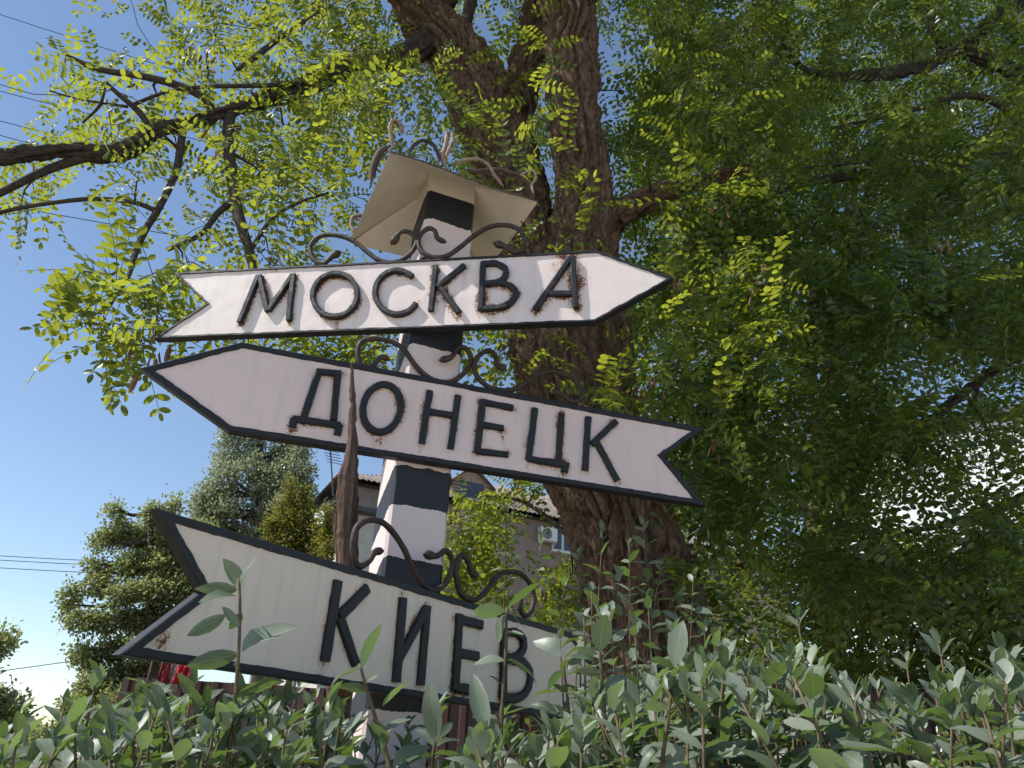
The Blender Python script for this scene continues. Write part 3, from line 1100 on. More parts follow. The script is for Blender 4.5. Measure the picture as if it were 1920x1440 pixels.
let_k = [
    ('ka', [[(631, 1089), (606, 1240)], [(686, 1103), (634, 1156)], [(634, 1158), (665, 1246)]]),
    ('i', [[(753, 1121), (740, 1279)], [(741, 1243), (796, 1143)], [(799, 1136), (786, 1285)]]),
    ('ie', [[(859, 1151), (851, 1294)], [(856, 1161), (901, 1172)], [(856, 1224), (894, 1231)], [(850, 1288), (893, 1296)]]),
    ('ve', [[(942, 1180), (941, 1313)], spline([(942, 1187), (965, 1186), (979, 1200), (978, 1218), (966, 1231), (942, 1235)], 4),
            spline([(942, 1235), (968, 1236), (988, 1252), (992, 1274), (983, 1299), (965, 1309), (940, 1309)], 4)]),
]
scr_k = [
    ([(724, 1032), (707, 1035), (695, 1052), (677, 1061), (667, 1047), (664, 1017), (672, 988), (693, 975), (719, 978), (742, 997), (763, 1026), (777, 1055), (795, 1087), (818, 1106),
      (839, 1096), (850, 1073), (852, 1050), (839, 1032), (821, 1042), (796, 1038)], (.3, .6)),
    ([(900, 1079), (888, 1073), (879, 1050), (868, 1041), (858, 1055), (858, 1085), (868, 1114), (891, 1125), (914, 1111), (932, 1087), (952, 1073), (979, 1073), (999, 1093), (1006, 1120),
      (999, 1146), (986, 1154), (977, 1140), (979, 1118)], (.5, .2)),
]
arrow_sign(PK, [(293, 952), (378, 1109), (222, 1229), (1075, 1350), (1135, 1280), (1069, 1187)], 'right', let_k, .0260, .0125, .019, scr_k, M['panel_k'],
           'lowest arrow lettered КИЕВ, pointing right, tail close to the viewer',
           [(303, 1205, .016, 1.0), (600, 1262, .012, .8), (1040, 1192, .02, .9), (960, 1320, .02, .8), (870, 1300, .015, .6), (985, 1168, .01, .8)])
# brackets from the signs to the post
for pl, zz in ((PM, 2.9), (PD_, 2.46), (PK, 1.8)):
    for dz in (-.09, .09):
        c_ = pl.n * (pl.c - .03) + pl.d * (np.array([PC[0], PC[1], 0]) @ pl.d) + Zv * (zz + dz)
        MB().tube([c_, np.array([PC[0], PC[1], zz + dz])], .014, 8).build('bracket', M['iron'], post_root)
# broken rusty bracket end below the middle sign
mb = MB()
for k in range(6):
    a_ = PD_.pt(PD_.uv(826 + k * 4, 884 + random.uniform(-2, 4)), -.04)
    mb.tube([a_, a_ + np.array([random.uniform(-.02, .02), .02, random.uniform(-.03, .0)]), a_ + np.array([random.uniform(-.02, .02), .04, random.uniform(-.03, .02)])], [.010, .009, .004], 6)
mb.build('broken_bracket', M['rust_sheet'], post_root)

# forged ornaments round the roof
eave = Plane(math.degrees(RTH), 0.0, ((rpt(-hs, -hs, 0)[0], rpt(-hs, -hs, 0)[1]), (rpt(hs, -hs, 0)[0], rpt(hs, -hs, 0)[1])))
orn = [
    ('scroll', c1((603, 300), (590, 230), (585, 160), (605, 122), (640, 130), (660, 170), (664, 212)), [.007, .007, .007, .008, .009, .012, .012], 'iron_pale', -.015),
    ('scroll', c1((612, 300), (602, 235), (598, 170), (612, 135), (632, 140), (640, 175)), .006, 'iron_pale', -.03),
    ('scroll', c1((720, 325), (745, 278), (800, 252), (860, 275), (892, 330), (908, 385)), .0095, 'iron', -.02),
    ('finial', c1((945, 415), (930, 375), (925, 345), (940, 300), (952, 240), (956, 175)), [.010, .014, .016, .011, .012, .006], 'iron_pale', -.02),
    ('finial', c1((945, 360), (962, 320), (985, 270), (990, 215), (980, 200)), [.009, .009, .010, .011, .007], 'iron_pale', -.005),
    ('scroll', c1((1000, 415), (1060, 382), (1150, 372), (1220, 410), (1260, 480), (1315, 545)), .0085, 'iron_pale', -.02),
    ('scroll', c1((1080, 430), (1130, 455), (1200, 440), (1250, 442), (1300, 440), (1350, 458), (1400, 470), (1440, 500), (1480, 540), (1505, 600)),
     [.010, .014, .009, .013, .009, .013, .010, .013, .012, .010], 'rust_sheet', -.03),
    ('scroll', c1((1425, 475), (1465, 455), (1505, 445), (1525, 490), (1500, 540), (1510, 600)), .006, 'iron_pale', -.01),
    ('scroll', c1((585, 290), (530, 320), (495, 380), (475, 450), (465, 535)), [.010, .017, .020, .017, .007], 'rust_sheet', -.14),
]
for nm, pts, rr, mt, w_ in orn:
    uv = np.array([eave.uv(*p) for p in pts])
    k_ = len(uv)
    cc = spline(uv, 6)
    rv = .72 * np.interp(np.linspace(0, 1, len(cc)), np.linspace(0, 1, k_), np.broadcast_to(rr, (k_,)))
    rv = rv * (1 + .16 * np.sin(np.arange(len(cc)) * 1.9) * (mt == 'iron_pale')) * np.clip(.4 + np.minimum(np.arange(len(cc)), np.arange(len(cc))[::-1]) * .2, .4, 1)
    # keep what is seen, at the depth of the eave
    P = np.array([EYE + ray(*pp) * ((eave.c + w_ - eave.n @ EYE) / (eave.n @ ray(*pp))) for pp in spline(np.array(pts), 6)])
    v, f = tube_mesh(P, rv, 9)
    mesh_obj(nm, v, f, M[mt], post_root, True)
lp = rpt(-hs, hs, RE)
P = np.array([at(px, py, lp[1] - .03) for px, py in spline(np.array(c1((400, 735), (350, 742), (338, 800), (362, 840))), 5)])
v, f = tube_mesh(P, .008, 8)
mesh_obj('scroll', v, f, M['iron_pale'], post_root, True)
# mirrored scroll set on the unseen eaves
for k in range(2):
    c_ = spline([rpt(hs, -.15 + .1 * k, RE), rpt(hs, -.1 + .1 * k, RE + .08), rpt(hs, -.02 + .1 * k, RE + .10), rpt(hs, .04 + .1 * k, RE + .03)], 6)
    v, f = tube_mesh(c_, .008, 8)
    mesh_obj('scroll', v, f, M['iron'], post_root, True)

# ------------------------------------------------------------------ splintered stake between the signs
stake = empty('wooden_stake', (at(652, 1000, 2.03)[0], 2.03, 0), 'splintered grey-brown wooden stake rising past the middle arrow sign', 'stake')


def splinter(rows, Y, mat, seed):
    """rows: (py, x_left, x_right) -> jagged tapering piece of wood, 10 sided"""
    r_ = np.random.default_rng(seed)
    rows = np.array(rows, float)
    py = np.arange(rows[0, 0], rows[-1, 0], 9.0)
    xl = np.interp(py, rows[:, 0], rows[:, 1]) + r_.normal(0, .9, len(py))
    xr = np.interp(py, rows[:, 0], rows[:, 2]) + r_.normal(0, .9, len(py))
    sg = 12
    ph = r_.uniform(-.25, .25, sg)
    V, F = [], []
    for i in range(len(py)):
        A, B = at(xl[i], py[i], Y), at(max(xr[i], xl[i] + 1.5), py[i], Y)
        c_ = (A + B) / 2
        hw = np.linalg.norm(B - A) / 2
        for j in range(sg):
            q = j * 2 * math.pi / sg
            k_ = 1 + ph[j] * .6 + r_.normal(0, .035)
            V.append(c_ + np.array([math.cos(q) * hw * (1 if abs(math.cos(q)) > .9 else k_), math.sin(q) * hw * .8 * k_, 0]))
    for i in range(len(py) - 1):
        for j in range(sg):
            F.append((i * sg + j, i * sg + (j + 1) % sg, (i + 1) * sg + (j + 1) % sg, (i + 1) * sg + j))
    F.append(tuple(range(sg)))
    return V, F


v, f = splinter([(678, 659, 661), (700, 657, 664), (760, 655, 668), (820, 652, 668), (860, 645, 669), (895, 633, 668), (930, 630, 664), (1000, 632, 660), (1060, 634, 658), (1200, 622, 652), (1460, 596, 632), (1700, 570, 612), (2050, 520, 575)], 2.03, M['wood'], 3)
mesh_obj('shaft', v, f, M['wood'], stake, False)
v, f = splinter([(800, 666, 668), (830, 664, 671), (870, 663, 671), (915, 656, 671), (980, 654, 672), (1060, 650, 672), (1200, 640, 664), (1460, 616, 646), (1700, 596, 630), (2050, 560, 600)], 2.045, M['wood'], 5)
mesh_obj('split_piece', v, f, M['wood'], stake, False)
v, f = splinter([(955, 627, 629), (975, 625, 634), (1030, 627, 637), (1060, 630, 638), (1200, 616, 628)], 2.05, M['wood'], 8)
mesh_obj('splinter', v, f, M['wood'], stake, False)

# ------------------------------------------------------------------ trees
def leaf_shape(stations):
    """unit leaf along +x, folded at the midrib: verts, quads.  stations: (x, half width, drop)"""
    V = [(0, 0, 0)]
    F = []
    mid = [0]
    L, R = [], []
    for (x_, w_, dz) in stations[:-1]:
        mid.append(len(V)); V.append((x_, 0, dz))
        L.append(len(V)); V.append((x_, w_, dz + w_ * .28))
        R.append(len(V)); V.append((x_, -w_, dz + w_ * .28))
    V.append((stations[-1][0], 0, stations[-1][2]))
    tip_ = len(V) - 1
    m = len(L)
    for i in range(m - 1):
        F.append((mid[i + 1], mid[i + 2], L[i + 1], L[i])); F.append((mid[i + 1], R[i], R[i + 1], mid[i + 2]))
    F.append((0, mid[1], L[0], L[0])); F.append((0, R[0], mid[1], mid[1]))
    F.append((mid[m], tip_, L[-1], L[-1])); F.append((mid[m], R[-1], tip_, tip_))
    return np.array(V, float), F


# cheap leaflet: six corners, two quads
LV = np.array([(0, 0, 0), (.28, .235, .05), (.74, .225, .045), (1, 0, -.05), (.74, -.225, .045), (.28, -.235, .05)])
LF = np.array([(0, 3, 2, 1), (0, 5, 4, 3)])


def place_leaves(B, D, N, S, LVx=LV, LFx=LF, wscale=1.0):
    """B base, D axis, N normal, S length -> verts, quads for many leaves"""
    D = D / (np.linalg.norm(D, axis=1)[:, None] + 1e-9)
    N = N - D * (N * D).sum(1)[:, None]
    N = N / (np.linalg.norm(N, axis=1)[:, None] + 1e-9)
    W = np.cross(N, D)
    V = B[:, None, :] + S[:, None, None] * (LVx[None, :, 0:1] * D[:, None] + LVx[None, :, 1:2] * wscale * W[:, None] + LVx[None, :, 2:3] * N[:, None])
    F = LFx[None] + (np.arange(len(B)) * len(LVx))[:, None, None]
    return V.reshape(-1, 3), F.reshape(-1, LFx.shape[1])


def compound(B, D, N, L, r_, pairs=6):
    """pinnate leaves: returns leaflet arrays (B, D, N, S) and rachis lines"""
    m = len(B)
    D = D / np.linalg.norm(D, axis=1)[:, None]
    N = N - D * (N * D).sum(1)[:, None]
    N = N / (np.linalg.norm(N, axis=1)[:, None] + 1e-9)
    W = np.cross(N, D)
    sag = r_.uniform(.05, .45, m)
    ob, od, on, os_ = [], [], [], []
    ts = list(np.linspace(.22, .95, pairs)) + [1.0]
    for ti in ts:
        c_ = B + D * (L * ti)[:, None] - np.array([0, 0, 1.0]) * (L * sag * ti * ti)[:, None]
        tan = D - np.array([0, 0, 1.0]) * (2 * sag * ti)[:, None]
        tan = tan / np.linalg.norm(tan, axis=1)[:, None]
        for sd in ((-1, 1) if ti < 1 else (0,)):
            keep = r_.random(m) > .05
            ax = W * sd * .95 + tan * (.30 if sd else 1.0) + r_.normal(0, .13, (m, 3)) - np.array([0, 0, .12])
            nn = N + W * (sd * -.15) + r_.normal(0, .22, (m, 3))
            sz = L * .185 * (1.05 - .45 * abs(ti - .55)) * r_.uniform(.8, 1.15, m)
            ob.append(c_[keep]); od.append(ax[keep]); on.append(nn[keep]); os_.append(sz[keep])
    return np.concatenate(ob), np.concatenate(od), np.concatenate(on), np.concatenate(os_), sag


class Tree:
    def __init__(self, root, seed):
        self.root = root
        self.nodes, self.nr = [], []
        self.r = np.random.default_rng(seed)
        self.tw_v, self.tw_f, self.tw_n = [], [], 0
        self.lb, self.ld, self.ln, self.ll = [], [], [], []
        self.pods = []

    def limb(self, pts, name='limb', mat='bark', amp=1.0, seg=None, step=None, skel=True, bulge=None):
        """pts rows: px, py, Y, half width in px -> bark-covered limb"""
        rows = []
        for (px, py, Y, hw) in pts:
            P = at(px, py, Y)
            rows.append([*P, hw * depth(P) / FPX])
        rows = np.array(rows)
        dense = spline(rows, 14)
        L_ = np.concatenate([[0], np.cumsum(np.linalg.norm(np.diff(dense[:, :3], axis=0), axis=1))])
        rmax = rows[:, 3].max()
        step = step or (.024 if rmax > .12 else max(.018, min(.03, rmax * .4)))
        s = np.arange(0, L_[-1], step)
        C = np.stack([np.interp(s, L_, dense[:, i]) for i in range(4)], 1)
        R_ = np.maximum(C[:, 3], .004)
        P = C[:, :3]
        P = P + np.stack([vnoise(np.stack([s * 2.2, s * 0 + k * 7.7, s * 0], 1)) - .5 for k in range(3)], 1) * (R_ * .25)[:, None]
        sg = seg or int(np.clip(rmax * 2 * math.pi / .012, 8, 140))
        T, N, B = frames(P)
        a_ = np.arange(sg) * 2 * math.pi / sg
        ca, sa = np.cos(a_), np.sin(a_)
        S_, A_ = np.meshgrid(s, a_, indexing='ij')
        RR = np.repeat(R_[:, None], sg, 1)
        if rmax > .03:
            Rm = float(np.mean(R_))
            X = np.stack([np.cos(A_).ravel() * Rm, np.sin(A_).ravel() * Rm, S_.ravel()], 1)
            wx = (vnoise(X * [3, 3, 3.0], 5) - .5) * .10
            wy = (vnoise(X * [3, 3, 3.0], 9) - .5) * .10
            Xw = X + np.stack([wx, wy, wx * 0], 1)
            fr = 21 if rmax > .12 else 32
            n1 = np.clip(np.abs(2 * vnoise(Xw * [fr, fr, 3.2], 1) - 1) * 2.4, 0, 1)
            n2 = np.clip(np.abs(2 * vnoise(Xw * [fr * 1.9, fr * 1.9, 11.0], 2) - 1) * 2.2, 0, 1)
            n3 = vnoise(Xw * [fr * 4, fr * 4, 40.0], 3)
            lump = vnoise(X * [5, 5, 2.2], 4) - .5
            dsp = (np.power(n1, .7) * .064 + n2 * .026 + n3 * .012 - .066) * amp * min(1, rmax / .16) + lump * rmax * .22
            RR = RR + dsp.reshape(RR.shape)
        V = P[:, None] + RR[:, :, None] * (ca[None, :, None] * N[:, None] + sa[None, :, None] * B[:, None])
        k_ = len(P)
        ids = np.arange(k_ * sg).reshape(k_, sg)
        nx = np.roll(ids, -1, 1)
        F = np.stack([ids[:-1].ravel(), nx[:-1].ravel(), nx[1:].ravel(), ids[1:].ravel()], 1)
        o = mesh_obj(name, V.reshape(-1, 3), F, M[mat], self.root, True)
        if skel:
            st = max(1, int(.12 / step))
            for i in range(0, k_, st):
                self.nodes.append(P[i]); self.nr.append(R_[i])
        return o

    def grow(self, targets, leafn=(5, 9), leafL=(.13, .22), pod=.0, maxr=.014):
        """join each target to the nearest wood by a thin branch and hang leaves along its end"""
        r_ = self.r
        T = np.asarray(targets, float)
        nodes = np.array(self.nodes); nr = np.array(self.nr)
        dd = np.min(np.linalg.norm(T[:, None] - nodes[None], axis=2), axis=1)
        T = T[np.argsort(dd)]
        buf = np.zeros((len(nodes) + len(T) * 6, 3)); bufr = np.zeros(len(buf))
        k_ = len(nodes); buf[:k_] = nodes; bufr[:k_] = nr
        for t_ in T:
            d_ = np.linalg.norm(buf[:k_] - t_, axis=1) + np.maximum(0, buf[:k_, 2] - t_[2]) * .15
            j = int(np.argmin(d_))
            A = buf[j]
            vec = t_ - A
            ln = np.linalg.norm(vec)
            if ln < .05:
                A = A + r_.normal(0, .1, 3)
                vec = t_ - A; ln = np.linalg.norm(vec)
            m = int(np.clip(ln / .13, 3, 7))
            tt = np.linspace(0, 1, m + 1)
            side = np.cross(vec, r_.normal(0, 1, 3)); side /= np.linalg.norm(side) + 1e-9
            pts = A + vec * tt[:, None] + side * (np.sin(tt * math.pi) * ln * r_.uniform(-.16, .16))[:, None] + np.array([0, 0, 1.0]) * (np.sin(tt * math.pi) * ln * r_.uniform(-.02, .12))[:, None]
            pts[1:-1] += r_.normal(0, .012, (m - 1, 3))
            r0 = min(max(bufr[j] * .62, .0030), maxr)
            rr = r0 + (.0020 - r0) * tt
            v, f = tube_mesh(pts, rr, 4, False)
            self.tw_v.append(v); self.tw_f.append(np.array(f) + self.tw_n); self.tw_n += len(v)
            q = pts[1:]
            q = q[:6]
            buf[k_:k_ + len(q)] = q; bufr[k_:k_ + len(q)] = rr[1:1 + len(q)]; k_ += len(q)
            self.nodes.extend(list(q)); self.nr.extend(list(rr[1:1 + len(q)]))
            # leaves
            nl = r_.integers(leafn[0], leafn[1] + 1)
            reach = min(ln, .45)
            for i in range(nl):
                s_ = 1 - (i / nl) * reach / max(ln, .01) * r_.uniform(.7, 1.0)
                s_ = min(max(s_, .05), 1)
                b_ = np.array([np.interp(s_, tt, pts[:, c]) for c in range(3)])
                ax = vec / (ln + 1e-9)
                out = r_.normal(0, 1, 3); out -= ax * (out @ ax); out /= np.linalg.norm(out) + 1e-9
                d2 = ax * r_.uniform(.1, .8) + out * 1.0 + np.array([0, 0, r_.uniform(-.55, .15)])
                nrm = np.array([0, 0, 1.0]) + r_.normal(0, .42, 3) + np.array([-.15, 0, 0])
                self.lb.append(b_); self.ld.append(d2); self.ln.append(nrm); self.ll.append(r_.uniform(*leafL))
            if r_.random() < pod:
                for _ in range(r_.integers(4, 11)):
                    self.pods.append((pts[-1] + r_.normal(0, .05, 3) - [0, 0, .03], r_.normal(0, .25, 3) + [0, 0, -1], r_.normal(0, 1, 3), r_.uniform(.05, .085)))

    def finish(self, mat, nobj=0, pairs=6):
        r_ = self.r
        if self.tw_v:
            o = mesh_obj('twigs', np.concatenate(self.tw_v), np.concatenate(self.tw_f), M['twig'], self.root, True)
            o['kind'] = 'stuff'
        B, D, N, L = np.array(self.lb), np.array(self.ld), np.array(self.ln), np.array(self.ll)
        sel = np.zeros(len(B), bool)
        if nobj:
            px, py, w = project(B)
            vis = (px > -40) & (px < 1960) & (py > -40) & (py < 1460) & (w > 0)
            size = np.where(vis, L / np.maximum(w, .1), 0)
            sel[np.argsort(-size)[:nobj]] = True
            protos = []
            nice = np.array([(0, 0, 0), (.14, .16, .03), (.36, .235, .05), (.62, .235, .045), (.86, .155, .01), (1, 0, -.05), (.86, -.155, .01), (.62, -.235, .045), (.36, -.235, .05), (.14, -.16, .03),
                             (.36, 0, 0), (.62, 0, 0)])
            nf = [(0, 10, 2, 1), (10, 11, 3, 2), (11, 5, 4, 3), (0, 9, 8, 10), (10, 8, 7, 11), (11, 7, 6, 5)]
            for k_ in range(10):
                z1 = np.zeros((1, 3)); x1 = np.array([[1.0, 0, 0]]); n1 = np.array([[0, 0, 1.0]])
                b_, d_, n_, s_, sag = compound(z1, x1, n1, np.array([1.0]), r_, int(r_.integers(5, 8)))
                V, F = place_leaves(b_, d_, n_, s_, nice, np.array(nf))
                tt = np.linspace(0, 1, 6)
                v2, f2 = tube_mesh(np.stack([tt, tt * 0, -sag[0] * tt * tt], 1), np.linspace(.008, .004, 6), 3, False)
                F = np.concatenate([F, np.array(f2) + len(V)])
                me = bpy.data.meshes.new('leaf')
                me.from_pydata(np.concatenate([V, v2]).tolist(), [], F.tolist())
                me.materials.append(M[mat])
                protos.append(me)
            rl = np.array(self.root.location)
            for i in np.where(sel)[0]:
                d_ = Vector(D[i]).normalized()
                n_ = Vector(N[i]); n_ = (n_ - d_ * n_.dot(d_)).normalized()
                w_ = n_.cross(d_)
                o = bpy.data.objects.new('leaf', protos[r_.integers(0, 10)])
                mt = Matrix(((d_.x, w_.x, n_.x), (d_.y, w_.y, n_.y), (d_.z, w_.z, n_.z))).to_4x4()
                o.location = tuple(B[i] - rl)
                o.rotation_euler = mt.to_euler()
                o.scale = (L[i],) * 3
                link(o, self.root)
        kp = ~sel
        b_, d_, n_, s_, sag = compound(B[kp], D[kp], N[kp], L[kp], r_, pairs)
        V, F = place_leaves(b_, d_, n_, s_)
        tint = np.repeat(np.clip(r_.random(len(b_)) * .999, 0, .999), 2)
        o = mesh_obj('crown', V, F, M[mat], self.root, False, attr={'tint': ('FACE', tint)})
        o['kind'] = 'stuff'
        # leaf stalks
        Dn = D[kp] / np.linalg.norm(D[kp], axis=1)[:, None]
        if self.pods:
            pb_ = np.array([p[0] for p in self.pods]); pdv = np.array([p[1] for p in self.pods]); pn_ = np.array([p[2] for p in self.pods]); ps_ = np.array([p[3] for p in self.pods])
            V, F = place_leaves(pb_, pdv, pn_, ps_, LV * [1, .55, 1.2])
            o = mesh_obj('seed_pods', V, F, M['pod'], self.root)
            o['kind'] = 'stuff'
        return len(s_)


GRID = """
0 1 3 6 8 8 6 4 6 8 9 9 9 9 8 8
1 3 5 6 7 8 6 2 4 7 9 9 9 9 9 9
4 5 7 7 7 5 3 3 4 7 9 9 9 9 9 9
4 2 3 6 5 1 0 0 3 8 9 9 9 9 9 9
0 5 6 3 3 2 0 0 4 6 8 8 9 9 9 9
0 2 3 2 3 4 2 3 3 6 8 8 9 9 9 9
0 0 0 0 0 0 0 2 3 7 9 9 9 9 9 8
0 0 0 1 0 0 0 6 5 6 9 9 9 9 7 5
0 0 0 0 0 0 0 6 5 5 9 9 9 9 8 7
0 0 0 0 0 0 0 3 4 4 9 9 9 9 9 9
0 0 0 0 0 0 0 1 2 3 6 7 8 8 8 8
0 0 0 0 0 0 0 0 0 0 1 1 2 2 2 2
"""
DENS = np.array([[float(c) for c in ln.split()] for ln in GRID.strip().splitlines()])


def dens(px, py):
    c = int(np.clip(px // 120, 0, 15)); r = int(np.clip(py // 120, 0, 11))
    return DENS[r, c] / 9.0


def sample(nmax, xr, yr, Yf, accept=None, power=1.0):
    out = []
    tries = 0
    while len(out) < nmax and tries < nmax * 30:
        tries += 1
        px, py = rng.uniform(*xr), rng.uniform(*yr)
        Y = Yf(px, py)
        if Y is None:
            continue
        p = dens(px, py) if accept is None else accept(px, py)
        if rng.random() < p ** power:
            out.append(at(px, py, Y))
    return out


def clump(a, b, k=0.0, sc=95.0):
    """foliage gathers in boughs with hollows between"""
    q = vnoise(np.array([[a / sc + k, b / (sc * .75), k * 3.1]]))[0] * .65 + vnoise(np.array([[a / sc * 2.3 + k, b / sc * 2.6, k * 1.7]]), 3)[0] * .35
    return float(np.clip((q - .33) * 4.5, 0.03, 1))


# --- the acacia right behind the signpost
a0 = at(1400, 2000, 4.35)
acacia = empty('acacia_tree', (a0[0], a0[1], 0), 'old furrowed acacia leaning behind the signpost, forking above the top arrow', 'tree')
tA = Tree(acacia, 21)
tA.limb([(1420, 2120, 4.35, 190), (1385, 1950, 4.35, 160), (1345, 1700, 4.35, 145), (1305, 1480, 4.35, 128), (1262, 1300, 4.33, 112), (1215, 1150, 4.3, 104), (1168, 1010, 4.28, 96), (1142, 900, 4.25, 98), (1110, 800, 4.22, 98),
         (1086, 720, 4.2, 102), (1072, 640, 4.2, 108), (1064, 570, 4.2, 100), (1060, 515, 4.2, 80), (1062, 470, 4.2, 40)], 'trunk')
tA.limb([(1115, 680, 4.17, 66), (1112, 590, 4.13, 68), (1104, 500, 4.1, 62), (1098, 430, 4.05, 53), (1093, 350, 4.0, 49), (1087, 240, 3.95, 47), (1072, 120, 3.9, 46), (1060, 0, 3.85, 45), (1052, -150, 3.8, 42), (1048, -330, 3.75, 36), (1040, -520, 3.7, 26), (1035, -720, 3.65, 14)], 'limb')
tA.limb([(1035, 620, 4.25, 70), (1010, 500, 4.28, 62), (985, 420, 4.3, 60), (958, 340, 4.32, 62), (934, 250, 4.33, 62), (902, 185, 4.33, 62), (865, 125, 4.33, 56), (828, 70, 4.33, 47), (795, 20, 4.33, 43), (755, -60, 4.33, 40), (700, -200, 4.3, 34), (650, -380, 4.2, 24), (610, -560, 4.1, 12)], 'limb')
tA.limb([(930, 260, 4.35, 46), (958, 205, 4.36, 38), (982, 150, 4.38, 34), (1003, 80, 4.4, 32), (1018, 0, 4.4, 29), (1030, -120, 4.4, 25), (1045, -300, 4.4, 16), (1050, -450, 4.4, 8)], 'limb')
tA.limb([(1118, 460, 4.08, 32), (1150, 408, 4.05, 26), (1178, 392, 4.0, 22), (1215, 375, 3.95, 19), (1275, 350, 3.9, 15), (1350, 330, 3.85, 11), (1430, 300, 3.8, 6)], 'limb')
tA.limb([(815, 70, 4.3, 22), (773, 98, 4.15, 21), (727, 116, 4.0, 20), (670, 122, 3.85, 18), (610, 145, 3.7, 16), (555, 168, 3.6, 15), (500, 184, 3.5, 14), (433, 207, 3.4, 13), (380, 224, 3.35, 13), (333, 236, 3.3, 13),
         (285, 252, 3.25, 13.5), (240, 278, 3.2, 13), (200, 288, 3.15, 12), (150, 284, 3.1, 10.5), (83, 284, 3.0, 9), (0, 294, 2.9, 7.5), (-90, 305, 2.85, 5), (-200, 300, 2.8, 4)], 'limb', 'twig')  # dark twig bark puts the limb's silhouette against the sky into colour
small = [
    [(230, 283, 3.18, 10), (160, 295, 3.12, 9), (80, 322, 3.05, 8), (0, 362, 3.0, 7), (-80, 400, 2.95, 4)],
    [(432, 212, 3.4, 9), (428, 265, 3.38, 10), (436, 345, 3.36, 10.5), (447, 400, 3.34, 11), (466, 462, 3.32, 10), (480, 520, 3.3, 8), (505, 600, 3.3, 5)],
    [(435, 380, 3.36, 7), (410, 398, 3.34, 6), (375, 440, 3.3, 5), (310, 470, 3.25, 4)],
    [(470, 470, 3.32, 5), (510, 410, 3.3, 4), (560, 380, 3.25, 3.5), (620, 360, 3.2, 2.5)],
    [(345, 236, 3.3, 7), (330, 320, 3.25, 7), (297, 392, 3.2, 6.5), (275, 428, 3.15, 6.5), (256, 470, 3.1, 6), (240, 520, 3.0, 4), (200, 580, 2.9, 2.5)],
    [(295, 396, 3.2, 5), (253, 380, 3.15, 4.5), (180, 373, 3.1, 4.5), (100, 380, 3.05, 4), (10, 396, 3.0, 4), (-60, 420, 2.9, 3)],
    [(400, 215, 3.4, 8), (385, 184, 3.38, 8), (333, 160, 3.35, 7.5), (267, 143, 3.3, 6.5), (187, 130, 3.25, 5.5), (123, 103, 3.2, 3)],
    [(290, 250, 3.25, 5), (265, 215, 3.22, 6), (247, 197, 3.2, 5.5), (220, 175, 3.18, 4.5), (197, 153, 3.15, 3)],
    [(155, 230, 3.15, 2), (187, 197, 3.16, 3), (198, 157, 3.15, 3)],
    [(240, 200, 3.2, 3), (150, 186, 3.15, 2), (92, 170, 3.1, 1.2)],
    [(247, 197, 3.2, 4), (320, 170, 3.25, 3), (400, 162, 3.3, 4), (500, 160, 3.35, 4.5), (560, 155, 3.55, 5)],
    [(445, 130, 3.3, 4), (480, 105, 3.3, 6), (520, 75, 3.35, 5), (570, 40, 3.4, 4)],
    [(795, 25, 4.3, 18), (850, -10, 4.2, 14), (880, -120, 4.1, 10), (890, -300, 4.0, 5)],
    [(870, 60, 4.2, 9), (880, 20, 4.2, 10), (890, -40, 4.1, 10), (905, -150, 4.0, 6)],
    [(1065, 60, 3.88, 14), (1120, -20, 3.7, 12), (1200, -80, 3.5, 9), (1300, -160, 3.3, 4)],
    [(780, -10, 4.3, 16), (690, -40, 4.0, 14), (560, -60, 3.6, 10), (420, -70, 3.3, 7), (280, -60, 3.0, 4)],
    [(1180, 1120, 4.2, 10), (1130, 1080, 4.4, 7), (1060, 1000, 4.8, 5), (980, 940, 5.1, 4), (900, 930, 5.2, 2.5)],
    [(1200, 900, 4.3, 10), (1270, 820, 4.5, 9), (1350, 760, 4.7, 6), (1430, 720, 4.9, 4)],
]
for s_ in small:
    tA.limb(s_, 'branch', 'twig', amp=.6)  # same dark bark, so the upper branches read as silhouettes by colour


def YA(px, py):
    if py > 840 and px > 820:
        return rng.uniform(4.9, 6.0)
    if px < 330 and py > 470:
        return rng.uniform(2.5, 2.8)
    if px < 560:
        return rng.uniform(2.8, 3.1) if rng.random() < .12 else rng.uniform(3.35, 4.3)
    if px < 1000 and py > 560:
        return rng.uniform(3.2, 4.6)
    if px < 1000:
        return rng.uniform(3.0, 3.8) if rng.random() < .25 else rng.uniform(4.3, 5.6)
    if px < 1185 and py < 760:
        return rng.uniform(3.3, 3.7) if rng.random() < .10 else rng.uniform(4.6, 5.8)
    return rng.uniform(3.3, 5.0)


tgt = sample(92, (-120, 620), (-60, 450), YA)
tgt += sample(15, (110, 360), (490, 660), YA, lambda a, b: math.exp(-((a - 240) / 85) ** 2 - ((b - 570) / 60) ** 2))
tgt += sample(20, (320, 620), (470, 690), YA)
tA.grow(tgt, (4, 7), (.20, .31), pod=.09)
tgt = sample(165, (560, 1060), (-80, 420), YA, lambda a, b: dens(a, b) * clump(a, b, 7.1, 85))
tgt += sample(40, (560, 1060), (520, 720), YA)
tgt += sample(215, (1000, 1480), (-60, 820), YA, lambda a, b: dens(a, b) * clump(a, b, 4.4, 80))
tgt += sample(62, (830, 1110), (880, 1190), YA, lambda a, b: 0 if (930 < a and 915 < b < 1075) or (a < 935 and b < 950) else .7)
tgt += sample(90, (-50, 600), (-700, -60), lambda a, b: rng.uniform(3.4, 5.2), lambda a, b: .8)
tgt += sample(200, (430, 1100), (-480, -70), lambda a, b: rng.uniform(3.2, 4.7), lambda a, b: .8)  # extra leaves above the frame, added to shade the foliage beside the trunk
